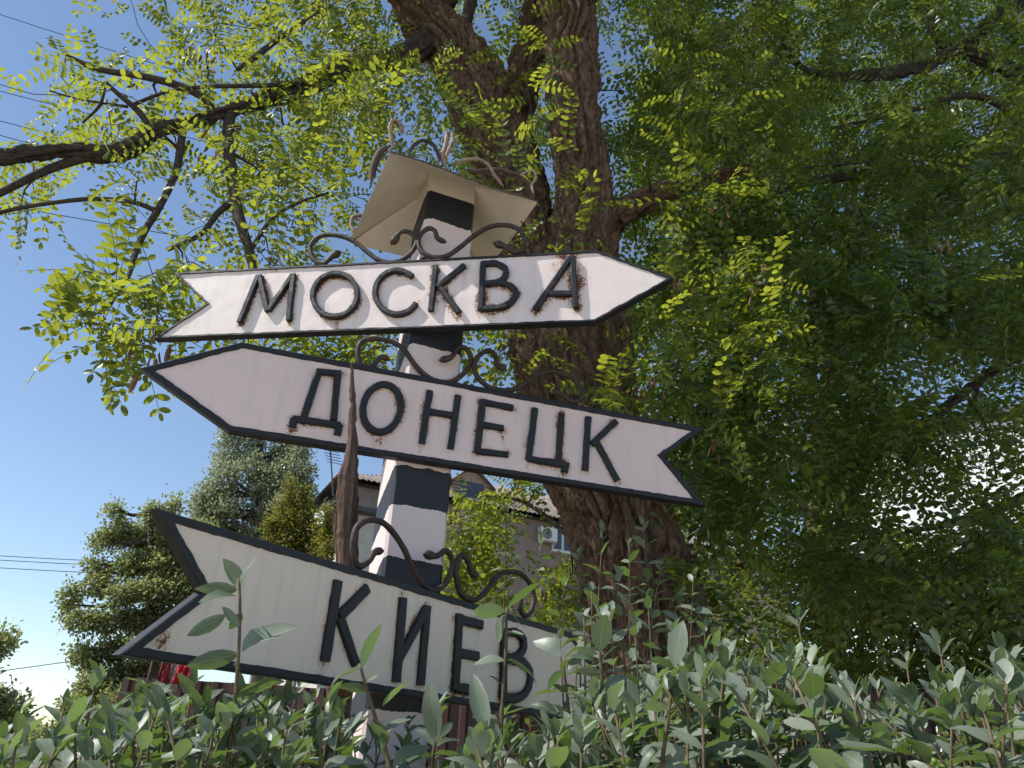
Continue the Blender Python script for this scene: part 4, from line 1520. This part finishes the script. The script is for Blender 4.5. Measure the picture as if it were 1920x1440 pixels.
tgt += sample(400, (560, 1750), (-900, -60), lambda a, b: rng.uniform(2.9, 5.4), lambda a, b: .8)  # more unseen canopy, added to keep sun off the crown below
tA.grow(tgt, (5, 8), (.20, .32), pod=.09)
tA.finish('acacia', 300)

# --- second acacia standing to the right, out of frame, its boughs reaching over
b0 = at(2260, 1700, 6.2)
acacia2 = empty('acacia_tree', (b0[0], b0[1], 0), 'dark dense acacia spreading its boughs over the right side', 'tree')
tB = Tree(acacia2, 33)
tB.limb([(2330, 2000, 6.2, 120), (2290, 1500, 6.2, 105), (2230, 1000, 6.2, 98), (2170, 650, 6.2, 90), (2110, 380, 6.2, 80), (2050, 150, 6.2, 66), (1990, -60, 6.2, 55), (1930, -300, 6.2, 40), (1880, -520, 6.2, 24)], 'trunk', amp=.9, seg=60, step=.06)
for s_ in [
    [(2010, 20, 6.2, 34), (1913, 5, 6.0, 22), (1830, 67, 5.8, 18), (1765, 108, 5.7, 16), (1713, 128, 5.6, 14), (1613, 143, 5.4, 12), (1520, 133, 5.3, 10), (1480, 100, 5.2, 8), (1455, 40, 5.2, 5)],
    [(2050, 200, 6.2, 30), (1940, 150, 6.0, 26), (1840, 110, 5.9, 20), (1760, 70, 5.8, 16), (1744, 20, 5.8, 15), (1750, -60, 5.8, 12), (1760, -200, 5.8, 7)],
    [(2110, 400, 6.2, 30), (2000, 310, 6.0, 24), (1920, 296, 5.8, 20), (1847, 308, 5.6, 18), (1770, 318, 5.5, 16), (1713, 322, 5.4, 14), (1613, 328, 5.2, 9), (1500, 345, 5.0, 6), (1400, 390, 4.8, 3)],
    [(1640, 328, 5.2, 9), (1625, 370, 5.2, 8), (1607, 417, 5.1, 7), (1590, 500, 5.0, 4)],
    [(2180, 760, 6.2, 34), (2040, 650, 6.1, 24), (1930, 650, 6.0, 18), (1863, 693, 5.9, 16), (1780, 760, 5.8, 14), (1713, 813, 5.7, 10), (1650, 850, 5.6, 7), (1560, 900, 5.5, 4)],
    [(1835, 715, 5.9, 8), (1830, 760, 5.9, 7), (1853, 813, 5.9, 5), (1870, 900, 5.9, 3)],
    [(1520, 480, 5.2, 6), (1495, 597, 5.2, 6), (1487, 680, 5.2, 5), (1490, 760, 5.2, 3)],
    [(1920, 283, 4.6, 3.0), (1740, 300, 4.5, 3.0), (1580, 307, 4.4, 2.8), (1467, 322, 4.3, 2.5), (1310, 367, 4.2, 1.5)],
    [(1960, 300, 6.0, 9), (1880, 200, 5.9, 12), (1800, 180, 5.8, 10), (1700, 210, 5.7, 7), (1560, 240, 5.6, 4)],
    [(2200, 900, 6.2, 26), (2000, 900, 6.4, 16), (1860, 960, 6.5, 12), (1700, 1000, 6.6, 8), (1550, 1040, 6.6, 4)],
]:
    s_ = [(a, b, c, d * (.62 if a < 2000 else .8)) for a, b, c, d in s_]
    tB.limb(s_, 'branch', 'twig', amp=.6)


def YB(px, py):
    return rng.uniform(3.9, 7.2)


tgt = sample(500, (1180, 2050), (-80, 560), YB, lambda a, b: clump(a, b, 1.3) * (.95 if dens(a, b) > .7 else dens(a, b) * .6))
tgt += sample(380, (1230, 2050), (520, 1120), YB, lambda a, b: .9 * clump(a, b, 1.3) * dens(min(a, 1919), b) * (.2 if (a > 1600 and 690 < b < 1010 and vnoise(np.array([[a / 48, b / 48, 3.0]]))[0] < .5) else 1))
tgt += sample(120, (1450, 2050), (-80, 330), lambda a, b: rng.uniform(5.2, 7.8), lambda a, b: .9)
tgt += sample(200, (1250, 2300), (-520, -60), lambda a, b: rng.uniform(4.0, 7.2), lambda a, b: .8)  # unseen canopy added over the right side to darken it
tgt += sample(170, (1000, 2300), (-800, -60), lambda a, b: rng.uniform(4.3, 7.5), lambda a, b: .8)  # higher unseen leaves, also put in for shade
tB.grow(tgt, (6, 10), (.27, .41), pod=.07)
tB.finish('acacia_shaded', 0)

# --- third acacia farther back filling the lower right
c0 = at(1560, 1800, 9.0)
acacia3 = empty('acacia_tree', (c0[0], c0[1], 0), 'shadowy acacia farther back, between the leaning trunk and the red fence', 'tree')
tC = Tree(acacia3, 45)
tC.limb([(1580, 1700, 9, 26), (1560, 1300, 9, 24), (1530, 1050, 9, 22), (1540, 850, 9, 19), (1570, 650, 9, 15), (1590, 450, 9, 11), (1600, 250, 9, 6)], 'trunk', amp=.9, seg=28, step=.06)
for s_ in [[(1535, 980, 9, 12), (1440, 880, 9, 15), (1350, 800, 8.8, 8)], [(1535, 900, 9, 12), (1650, 800, 9, 15), (1760, 740, 9, 8)], [(1545, 1080, 9, 12), (1680, 1040, 8.6, 13), (1820, 1050, 8.4, 7)], [(1545, 1100, 9, 12), (1440, 1060, 8.6, 13), (1340, 1060, 8.3, 7)]]:
    tC.limb(s_, 'branch', amp=.5)
tgt = sample(380, (1180, 1960), (560, 1290), lambda a, b: rng.uniform(7.3, 10.5), lambda a, b: .9 * dens(min(a, 1919), min(b, 1240)) * (.15 if (a > 1600 and 690 < b < 1010 and vnoise(np.array([[a / 48, b / 48, 3.0]]))[0] < .52) else 1))
tgt += sample(150, (1480, 1990), (985, 1300), lambda a, b: rng.uniform(6.4, 8.2), lambda a, b: .9)
tgt += sample(260, (1380, 2050), (-80, 480), lambda a, b: rng.uniform(8, 10.8), lambda a, b: .8)
tgt += sample(330, (1180, 2000), (-60, 620), lambda a, b: rng.uniform(8, 10.5), lambda a, b: .8)
tC.grow(tgt, (7, 11), (.34, .52), pod=.03, maxr=.02)
tC.finish('acacia_shaded', 0, 4)


# --- trees in the distance
def far_tree(name, label, spine, lobes, mat, leaf, nper, Y, thick, seed, up=.0, aspect=1.0):
    """spine: pixel line of the trunk; lobes: (px, py, rx, ry) foliage clumps in pixels, given real depth"""
    r_ = np.random.default_rng(seed)
    P = [at(px, py, Y) for px, py in spine]
    root = empty(name, (P[0][0], P[0][1], 0), label, 'tree')
    pts = spline(np.array([[P[0][0], P[0][1], 0], *P]), 6)
    v, f = tube_mesh(pts, np.linspace(thick, thick * .2, len(pts)), 10)
    tr = mesh_obj('trunk', v, f, M['twig'], root, True)
    bb, dd_, nn, ss = [], [], [], []
    mb = MB()
    for (px, py, rx, ry) in lobes:
        Yl = Y + r_.uniform(-1, 1) * rx * Y / FPX * 1.2
        c_ = at(px, py, Yl)
        k_ = depth(c_) / FPX
        R3 = np.array([rx * k_, (rx + ry) * .5 * k_, ry * k_])
        j = int(np.argmin(np.linalg.norm(pts - (c_ - [0, 0, R3[2] * 1.2]), axis=1)))
        mb.tube(spline(np.array([pts[j], (pts[j] + c_) / 2 + [0, 0, -.05], c_ + [0, 0, R3[2] * .6]]), 4), np.linspace(thick * .3, .012, 9), 5)
        m = int(nper * rx * ry)
        # sprigs inside the lobe, denser toward the shell
        ns_ = max(4, m // 14)
        u_ = r_.normal(0, 1, (ns_, 3)); u_ /= np.linalg.norm(u_, axis=1)[:, None]
        rad_ = r_.uniform(.35, 1.05, ns_) ** .6
        sc = c_ + u_ * rad_[:, None] * R3
        for s3, uu in zip(sc, u_):
            q = 14
            b_ = s3 + r_.normal(0, leaf * 1.1, (q, 3))
            bb.append(b_); dd_.append(r_.normal(0, .6, (q, 3)) + uu + [0, 0, up]); nn.append(r_.normal(0, .6, (q, 3)) + [0, 0, .9] + uu * .5); ss.append(r_.uniform(.7, 1.25, q) * leaf)
    mb.build('branches', M['twig'], root, True)['kind'] = 'stuff'
    V, F = place_leaves(np.concatenate(bb), np.concatenate(dd_), np.concatenate(nn), np.concatenate(ss), np.array([(0, 0, 0), (.5, .30 * aspect, .06), (1, 0, -.04), (.5, -.30 * aspect, .06)]), np.array([(0, 3, 2, 1)]))
    tint = r_.random(len(ss) * 14) * .999
    o = mesh_obj('crown', V, F, M[mat], root, False, attr={'tint': ('FACE', tint)})
    o['kind'] = 'stuff'
    return root


lob = []
r2 = np.random.default_rng(5)
for (cx, top, bot, hw) in ((432, 790, 1000, 34), (478, 800, 1010, 26), (540, 770, 1000, 36), (392, 915, 1010, 30), (510, 860, 1010, 30), (565, 820, 960, 20)):
    for k in range(9):
        q = k / 8
        lob.append((cx + r2.uniform(-9, 9), top + (bot - top) * q, hw * (.55 + .45 * math.sin(min(1, q * 1.3 + .2) * 1.57)) * .8, 19))
far_tree('poplar_tree', 'tall silvery poplar behind the blunt left point of the middle arrow', [(490, 1240), (485, 1000), (490, 790)], [(a, b, c * 1.0, d * 1.0) for a, b, c, d in lob], 'poplar', .13, 1.7, 28.0, .35, 3, .3)
lob = [(290, 965, 20, 22), (325, 950, 9, 24), (215, 960, 14, 16), (225, 1000, 26, 20), (270, 1010, 34, 24), (195, 1015, 22, 14), (320, 1010, 34, 26), (250, 1060, 34, 24), (310, 1060, 40, 30), (365, 1040, 30, 30),
       (190, 1075, 20, 18), (172, 1062, 14, 10), (185, 1100, 26, 16), (225, 1115, 28, 16), (290, 1110, 40, 24), (350, 1105, 36, 30), (135, 1115, 15, 16), (128, 1140, 12, 14), (150, 1165, 28, 14), (200, 1165, 34, 18),
       (260, 1165, 40, 22), (330, 1160, 40, 26), (150, 1225, 22, 14), (172, 1240, 24, 18), (215, 1215, 30, 20), (270, 1215, 36, 22), (230, 1265, 44, 22), (180, 1290, 40, 22), (290, 1270, 40, 26), (240, 1320, 60, 24), (150, 1325, 40, 20),
       (390, 1100, 30, 40), (400, 1180, 34, 40), (380, 1000, 22, 24)]
far_tree('maple_tree', 'clumpy olive green tree left of the tail of the lowest arrow', [(300, 1420), (290, 1260), (280, 1120), (285, 960)], [(a, b, c * .80, d * .78) for a, b, c, d in lob], 'maple', .062, 3.2, 12.0, .16, 8)
lob = []
for (cx, top, bot, hw) in ((526, 950, 1040, 9), (545, 908, 1040, 9), (558, 935, 1040, 9), (574, 922, 1040, 8), (508, 975, 1040, 9), (590, 985, 1050, 9), (538, 985, 1050, 14)):
    for k in range(7):
        lob.append((cx + r2.uniform(-4, 4), top + (bot - top) * k / 6, hw * (.55 + .6 * k / 6), 11))
far_tree('vine', 'yellow-green creeper with reddish tips above the lowest arrow', [(540, 1300), (540, 1100), (540, 950)], lob, 'vine', .042, 3.4, 9.5, .05, 9)
lob = [(615 + r2.uniform(-3, 3), 955 + k * 14, 5 + k * 1.1, 9) for k in range(7)]
far_tree('vine', 'narrow yellow-green creeper beside the splintered stake', [(614, 1300), (614, 1100), (614, 970)], lob, 'vine', .042, 3.6, 9.2, .04, 10)
lob = [(5, 1205, 14, 18), (-20, 1215, 25, 20), (12, 1320, 20, 18), (20, 1355, 18, 24), (0, 1390, 40, 24), (-40, 1330, 40, 40), (-60, 1240, 40, 40), (45, 1400, 20, 20)]
far_tree('distant_tree', 'small dark tree peeping in at the lower left edge', [(-40, 1500), (-40, 1380), (-40, 1240)], lob, 'maple', .14, 1.1, 20.0, .16, 12)
lob = [(95, 1385, 30, 16), (60, 1400, 24, 16), (130, 1370, 24, 16), (110, 1415, 50, 16)]
far_tree('distant_tree', 'low rounded tree behind the left end of the hedge', [(90, 1520), (95, 1440), (95, 1390)], lob, 'maple', .12, 1.2, 18.0, .12, 14)

# ------------------------------------------------------------------ overhead cables
cables = [((-300, -73), (560, 203), 9.0, 'uppermost thin cable crossing the top left sky'),
          ((-300, 90), (430, 276), 9.0, 'second thin cable crossing the left sky'),
          ((-300, 145), (330, 307), 9.0, 'cable just above the long acacia branch'),
          ((-300, 166), (330, 340), 9.2, 'cable crossing right behind the long acacia branch'),
          ((-300, 327), (760, 511), 9.0, 'cable running behind the tail of the top arrow'),
          ((-300, 1022), (330, 1058), 24.0, 'highest of the distant cables left of the olive tree'),
          ((-300, 1030), (330, 1066), 24.0, 'middle one of the distant cables left of the olive tree'),
          ((-300, 1044), (330, 1081), 24.0, 'darkest of the distant cables left of the olive tree'),
          ((-300, 1292), (200, 1230), 22.0, 'lone distant cable above the low left trees')]
for i, (A, B, Y, lab) in enumerate(cables):
    tt = np.linspace(0, 1, 20)
    pa, pb2 = at(*A, Y), at(*B, Y + (1.0 if Y < 12 else 0))
    P = pa + (pb2 - pa) * tt[:, None] - np.array([0, 0, 1.0]) * (np.sin(tt * math.pi) * .05)[:, None]
    v, f = tube_mesh(P, .0065 if Y < 12 else .011, 6)
    tag(mesh_obj('cable', v, f, M['cable'], None, True, origin=pa), lab, 'cable', 'overhead cables')

# ------------------------------------------------------------------ hedge of grey-green shrubs in front
SH = []
for k in range(8):
    w_ = rng.uniform(.185, .25)
    bend = rng.uniform(-.06, .24)
    V = []
    xs = (0, .12, .32, .55, .78, .93, 1.0)
    ws = (.02, .48, .88, 1.0, .72, .30, 0)
    F = []
    tw = rng.uniform(-.25, .25)
    for i, (x_, q) in enumerate(zip(xs, ws)):
        z_ = -bend * x_ * x_ * 1.5 + .02 * math.sin(x_ * 9 + k)
        for s in (1, 0, -1):
            V.append((x_, s * q * w_, z_ + abs(s) * q * w_ * .25 + s * tw * q * w_ * x_))
    for i in range(len(xs) - 1):
        a_ = i * 3
        F += [(a_ + 1, a_ + 4, a_ + 3, a_), (a_ + 2, a_ + 5, a_ + 4, a_ + 1)]
    SH.append((np.array(V), np.array(F)))
SHL = []
for V, F in SH:
    ix = [1, 6, 7, 8, 12, 13, 14, 19]
    SHL.append((V[ix], np.array([(0, 2, 1), (0, 3, 2), (2, 5, 4), (2, 4, 1), (3, 6, 5), (3, 5, 2), (5, 7, 4), (6, 7, 5)])))
SHM = []
for V, F in SH:
    me = bpy.data.meshes.new('leaf')
    me.from_pydata(V.tolist(), [], F.tolist())
    me.polygons.foreach_set('use_smooth', np.full(len(F), True, bool))
    ea = me.attributes.new('edge', 'FLOAT', 'POINT')
    ea.data.foreach_set('value', np.array([abs(j % 3 - 1) for j in range(len(V))], np.float32))
    me.materials.append(M['shrub'])
    SHM.append(me)


class Shrub:
    def __init__(self, x, y, label, seed):
        self.root = empty('shrub', (x, y, 0), label, 'shrub', 'shrubs of the hedge in front')
        self.r = np.random.default_rng(seed)
        self.L = []
        self.stems = []
        self.berries = []

    def shoot(self, base, tip, gap=.036, size=(.034, .086), bare=.0, arch=.08, turn=None):
        r_ = self.r
        base, tip = np.asarray(base, float), np.asarray(tip, float)
        ln = np.linalg.norm(tip - base)
        tt = np.linspace(0, 1, max(6, int(ln / .06)))
        sd = r_.normal(0, 1, 3) * [1, 1, 0]
        P = base + (tip - base) * tt[:, None] + sd * (np.sin(tt * math.pi) * arch * ln)[:, None]
        self.stems.append((P, np.linspace(.0046, .0018, len(P))))
        k_ = int(ln * (1 - bare) / gap)
        ang = r_.uniform(0, math.pi) if turn is None else turn
        for i in range(k_):
            s = bare + (1 - bare) * (i + .6) / k_
            c_ = np.array([np.interp(s, tt, P[:, q]) for q in range(3)])
            ax = (tip - base) / ln
            near_tip = max(0, 1 - (1 - s) * ln / .10)
            ang += math.pi / 2 + r_.normal(0, .25)
            for sgn in (0, 1):
                if r_.random() < .06:
                    continue
                a_ = ang + sgn * math.pi + r_.normal(0, .15)
                out = np.array([math.cos(a_), math.sin(a_), 0])
                d_ = out * (1 - .55 * near_tip) + ax * (r_.uniform(-.05, .8) + .7 * near_tip) + r_.normal(0, .15, 3)
                n_ = ax * .9 - out * .45 + r_.normal(0, .36, 3) + np.array([-.40, -.30, .15])
                sz = r_.uniform(*size) * (1 - .35 * near_tip)
                self.L.append((c_, d_, n_, sz))
                if r_.random() < .02:
                    self.berries.append(c_ + r_.normal(0, .008, 3))
        for q in range(2):
            a_ = r_.uniform(0, 6.28)
            self.L.append((tip, (tip - base) / ln + np.array([math.cos(a_), math.sin(a_), 0]) * .35, np.array([math.cos(a_), math.sin(a_), .4]) * -1, r_.uniform(.03, .045)))

    def finish(self, nobj):
        r_ = self.r
        mb = MB()
        for P, rr in self.stems:
            mb.tube(P, rr, 6)
        mb.build('stems', M['stem'], self.root, True)
        B = np.array([l[0] for l in self.L]); D = np.array([l[1] for l in self.L]); N = np.array([l[2] for l in self.L]); S = np.array([l[3] for l in self.L])
        var = r_.integers(0, len(SH), len(B))
        px, py, w = project(B)
        vis = (px > -60) & (px < 1980) & (py > 0) & (py < 1480) & (w > .2)
        size = np.where(vis, S / np.maximum(w, .2), 0)
        order = np.argsort(-size)[:nobj]
        sel = np.zeros(len(B), bool); sel[order] = True
        sel &= vis
        rl = np.array(self.root.location)
        for i in np.where(sel)[0]:
            d_ = Vector(D[i]).normalized(); n_ = Vector(N[i]); n_ = (n_ - d_ * n_.dot(d_)).normalized(); w_ = n_.cross(d_)
            o = bpy.data.objects.new('leaf', SHM[var[i]])
            o.location = tuple(B[i] - rl)
            o.rotation_euler = Matrix(((d_.x, w_.x, n_.x), (d_.y, w_.y, n_.y), (d_.z, w_.z, n_.z))).to_euler()
            o.scale = (S[i], S[i] * r_.uniform(.72, 1.3), S[i] * r_.uniform(.6, 2.2))
            link(o, self.root)
        VV, FF, TT, EE, n0 = [], [], [], [], 0
        for k_ in range(len(SH)):
            m = (~sel) & (var == k_)
            if not m.any():
                continue
            V, F = place_leaves(B[m], D[m], N[m], S[m], SHL[k_][0] * [1, 1.08, 1], SHL[k_][1])
            VV.append(V); FF.append(F + n0); n0 += len(V)
            EE.append(np.tile(np.array([0, 1, 0, 1, 1, 0, 1, 0], np.float32), int(m.sum())))
            TT.append(np.repeat(r_.random(m.sum()) * .999, len(SHL[k_][1])))
        if VV:
            o = mesh_obj('foliage', np.concatenate(VV), np.concatenate(FF), M['shrub'], self.root, True, attr={'tint': ('FACE', np.concatenate(TT)), 'edge': ('POINT', np.concatenate(EE))})
            o['kind'] = 'stuff'
        if self.berries:
            mb = MB()
            for c_ in self.berries:
                for q in range(3):
                    p_ = c_ + r_.normal(0, .006, 3)
                    mb.tube([p_ - Zv * .004, p_ - Zv * .0028, p_, p_ + Zv * .0028, p_ + Zv * .004], [.001, .003, .0042, .003, .001], 7)
            mb.build('berries', M['berry'], self.root, True)['kind'] = 'stuff'


def leaf_px(sh, b, t, Y, dy=0.0, roll=0.0, wide=1.0):
    """one leaf of a near shoot: from base to tip, tip nearer or farther by dy, blade rolled about its axis"""
    B, T = at(*b, Y), at(*t, Y + dy)
    d_ = T - B
    ln = np.linalg.norm(d_)
    up = np.array([.12, .35, .93]) if len(sh.L) % 9 in (0, 2, 3, 5, 6, 8) else np.array([-.35, -.75, .55])
    w_ = np.cross(d_ / ln, up); w_ /= np.linalg.norm(w_)
    n_ = np.cross(w_, d_ / ln)
    n_ = n_ * math.cos(roll) + w_ * math.sin(roll)
    sh.L.append((B, d_, n_, ln))


def stem_px(sh, pts, Y, r0=.0042, r1=.0022):
    P = spline(np.array([at(*p, Y) for p in pts]), 5)
    sh.stems.append((P, np.linspace(r0, r1, len(P))))


def top_py(px):
    """pixel height of the hedge's general top"""
    return np.interp(px, [0, 150, 300, 450, 640, 800, 1000, 1100, 1200, 1300, 1450, 1600, 1750, 1920],
                     [1372, 1345, 1305, 1290, 1305, 1375, 1365, 1290, 1245, 1238, 1235, 1262, 1238, 1235])


specs = [
    # px range, Y range, label, shoots, featured shoots (px, py, Y)
    ((-140, 330), (1.05, 1.9), 'grey-green shrub filling the lower left corner of the hedge', 66, [(180, 1275, 1.6), (120, 1330, 1.45), (40, 1340, 1.5)]),
    ((250, 640), (1.15, 2.1), 'shrub under the tail of the lowest arrow, its shoots before the red cloth', 72, [(292, 1215, 1.75), (560, 1290, 1.9), (360, 1290, 1.5)]),
    ((560, 860), (1.75, 2.1), 'shrub growing round the foot of the striped post', 16, [(822, 1330, 1.75)]),
    ((820, 1130), (1.25, 2.4), 'dark shaded shrub below the right end of the lowest arrow', 66, [(1050, 1200, 2.0), (1085, 1210, 2.2)]),
    ((1080, 1380), (1.15, 2.3), 'pale shrub with tall shoots standing before the acacia trunk', 80, [(1130, 1000, 2.3), (1205, 985, 2.35), (1128, 1165, 1.55), (1262, 1190, 1.5), (1015, 1010, 2.9), (950, 960, 3.0), (1085, 1040, 2.5), (1160, 1080, 2.4), (1180, 1020, 2.8), (1240, 1060, 2.6), (1275, 1120, 2.4), (1110, 1110, 2.2), (1215, 1130, 2.2), (1320, 1170, 2.3), (1060, 1090, 2.8), (1145, 1150, 2.0), (1300, 1080, 2.9), (1095, 1160, 1.9), (1190, 1175, 1.8), (1340, 1200, 2.0)]),
    ((1320, 1640), (1.05, 2.2), 'silvery shrub in front of the gap showing the red fence', 72, [(1495, 1160, 1.9), (1540, 1260, 1.5), (1400, 1270, 1.55)]),
    ((1580, 2060), (1.0, 2.1), 'silvery shrub in the lower right corner', 82, [(1760, 1210, 1.5), (1880, 1225, 1.45), (1700, 1240, 1.9)]),
]
for si, (xr, Yr, lab, nsh, feat) in enumerate(specs):
    c_ = at((xr[0] + xr[1]) / 2, 1440, (Yr[0] + Yr[1]) / 2)
    sh = Shrub(c_[0], c_[1], lab, 100 + si)
    for k in range(nsh):
        px = sh.r.uniform(*xr); Y = sh.r.uniform(*Yr)
        py = top_py(px) + abs(sh.r.normal(0, 34)) + sh.r.uniform(0, 75) + (vnoise(np.array([[px / 85.0, Y * 2.0, 2.2]]))[0] - .5) * 90
        tip = at(px, py, Y)
        base = np.array([tip[0] * .9 + c_[0] * .1 + sh.r.normal(0, .05), tip[1] + sh.r.normal(0, .05), .45])
        sh.shoot(base, tip, bare=.30)
    for (px, py, Y) in feat:
        tip = at(px, py, Y)
        base = np.array([tip[0] + sh.r.normal(0, .03), tip[1] + sh.r.normal(0, .03), .7])
        sh.shoot(base, tip, gap=.05, size=(.055, .078), bare=.2, arch=.02)
    if si == 1:      # the lone shoot crossing the tail of the lowest sign
        stem_px(sh, [(418, 1640), (424, 1460), (436, 1360), (447, 1230), (450, 1140), (448, 1085)], 1.28)
        for b, t, dy, rl in [((447, 1106), (436, 1049), .01, .5), ((450, 1108), (456, 1044), -.02, -.5), ((444, 1106), (380, 1102), .02, .9), ((444, 1118), (378, 1108), -.03, -.6), ((449, 1178), (420, 1136), -.02, .3),
                             ((424, 1152), (358, 1192), .0, .9), ((455, 1150), (432, 1176), .02, .2), ((453, 1222), (548, 1146), .02, .2), ((447, 1226), (354, 1248), .0, 1.0), ((441, 1310), (524, 1262), .03, -.2),
                             ((437, 1330), (350, 1392), -.02, .4), ((436, 1345), (404, 1440), -.03, -.4), ((440, 1300), (470, 1235), .05, .8), ((432, 1400), (500, 1365), .0, .5)]:
            leaf_px(sh, b, t, 1.28, dy, rl)
    if si == 2:
        stem_px(sh, [(760, 1640), (728, 1430), (702, 1340), (684, 1280), (676, 1250)], 1.3)
        for b, t, dy, rl in [((677, 1254), (704, 1168), .0, .6), ((676, 1256), (620, 1258), -.02, -.3), ((681, 1282), (704, 1262), -.02, .2), ((688, 1296), (640, 1282), .02, .5), ((718, 1325), (756, 1272), .0, .3),
                             ((694, 1330), (632, 1372), .0, .2), ((702, 1345), (742, 1388), -.02, .1), ((722, 1400), (706, 1345), -.03, -.2), ((735, 1440), (790, 1382), .0, .3), ((738, 1445), (690, 1455), .0, .1), ((716, 1372), (770, 1340), .03, .6)]:
            leaf_px(sh, b, t, 1.3, dy, rl)
        stem_px(sh, [(800, 1640), (808, 1450), (818, 1380)], 1.45)
        for b, t, dy, rl in [((818, 1392), (802, 1280), -.03, .1), ((812, 1420), (760, 1400), .0, .4), ((812, 1420), (862, 1396), .0, .3), ((818, 1385), (850, 1350), .02, .6)]:
            leaf_px(sh, b, t, 1.45, dy, rl)
    if si == 3:
        stem_px(sh, [(928, 1640), (936, 1440), (942, 1320), (948, 1220), (950, 1140)], 1.45)
        for b, t, dy, rl in [((951, 1142), (1006, 1086), .0, .4), ((948, 1146), (884, 1144), -.02, .9), ((949, 1150), (924, 1204), .01, .1), ((951, 1148), (984, 1168), .0, .6), ((949, 1190), (979, 1176), -.03, .5),
                             ((947, 1238), (888, 1230), .0, .2), ((950, 1240), (1012, 1250), .0, .2), ((946, 1290), (924, 1262), .02, .0), ((913, 1372), (886, 1268), -.02, .2), ((941, 1345), (984, 1318), .0, .5), ((940, 1352), (890, 1372), .0, .5)]:
            leaf_px(sh, b, t, 1.45, dy, rl)
        stem_px(sh, [(1080, 1640), (1072, 1450), (1066, 1330), (1056, 1240)], 1.6)
        for b, t, dy, rl in [((1052, 1230), (1010, 1188), .0, .2), ((1057, 1236), (1090, 1205), .0, .4), ((1060, 1262), (1018, 1276), .0, .2), ((1063, 1256), (1092, 1226), .0, .1), ((1064, 1300), (1038, 1280), .0, .3),
                             ((1066, 1312), (1110, 1286), .02, .3), ((1046, 1340), (1000, 1308), .0, .2), ((1068, 1340), (1096, 1312), .0, .5), ((1070, 1360), (1026, 1376), .0, .4)]:
            leaf_px(sh, b, t, 1.6, dy, rl)
    if si == 4:
        stem_px(sh, [(1150, 1640), (1140, 1440), (1130, 1290), (1124, 1222)], 1.3)
        for b, t, dy, rl in [((1124, 1222), (1132, 1150), -.02, .1), ((1122, 1226), (1080, 1216), .0, .9), ((1120, 1244), (1084, 1214), -.03, .2), ((1126, 1240), (1152, 1206), .0, .6), ((1128, 1262), (1090, 1254), .02, .7),
                             ((1132, 1290), (1178, 1262), .0, .3), ((1130, 1300), (1092, 1322), .0, .3), ((1138, 1350), (1190, 1330), .0, .3)]:
            leaf_px(sh, b, t, 1.3, dy, rl)
        stem_px(sh, [(1215, 1640), (1240, 1440), (1256, 1320), (1264, 1250)], 1.2)
        for b, t, dy, rl in [((1264, 1250), (1276, 1164), -.02, .2), ((1263, 1252), (1222, 1226), .0, .3), ((1262, 1258), (1206, 1262), -.03, .4), ((1258, 1300), (1306, 1262), .0, .2), ((1254, 1330), (1200, 1318), .0, .5), ((1250, 1360), (1306, 1330), .0, .3), ((1244, 1400), (1190, 1420), -.02, .2)]:
            leaf_px(sh, b, t, 1.2, dy, rl)
    sh.finish(260)
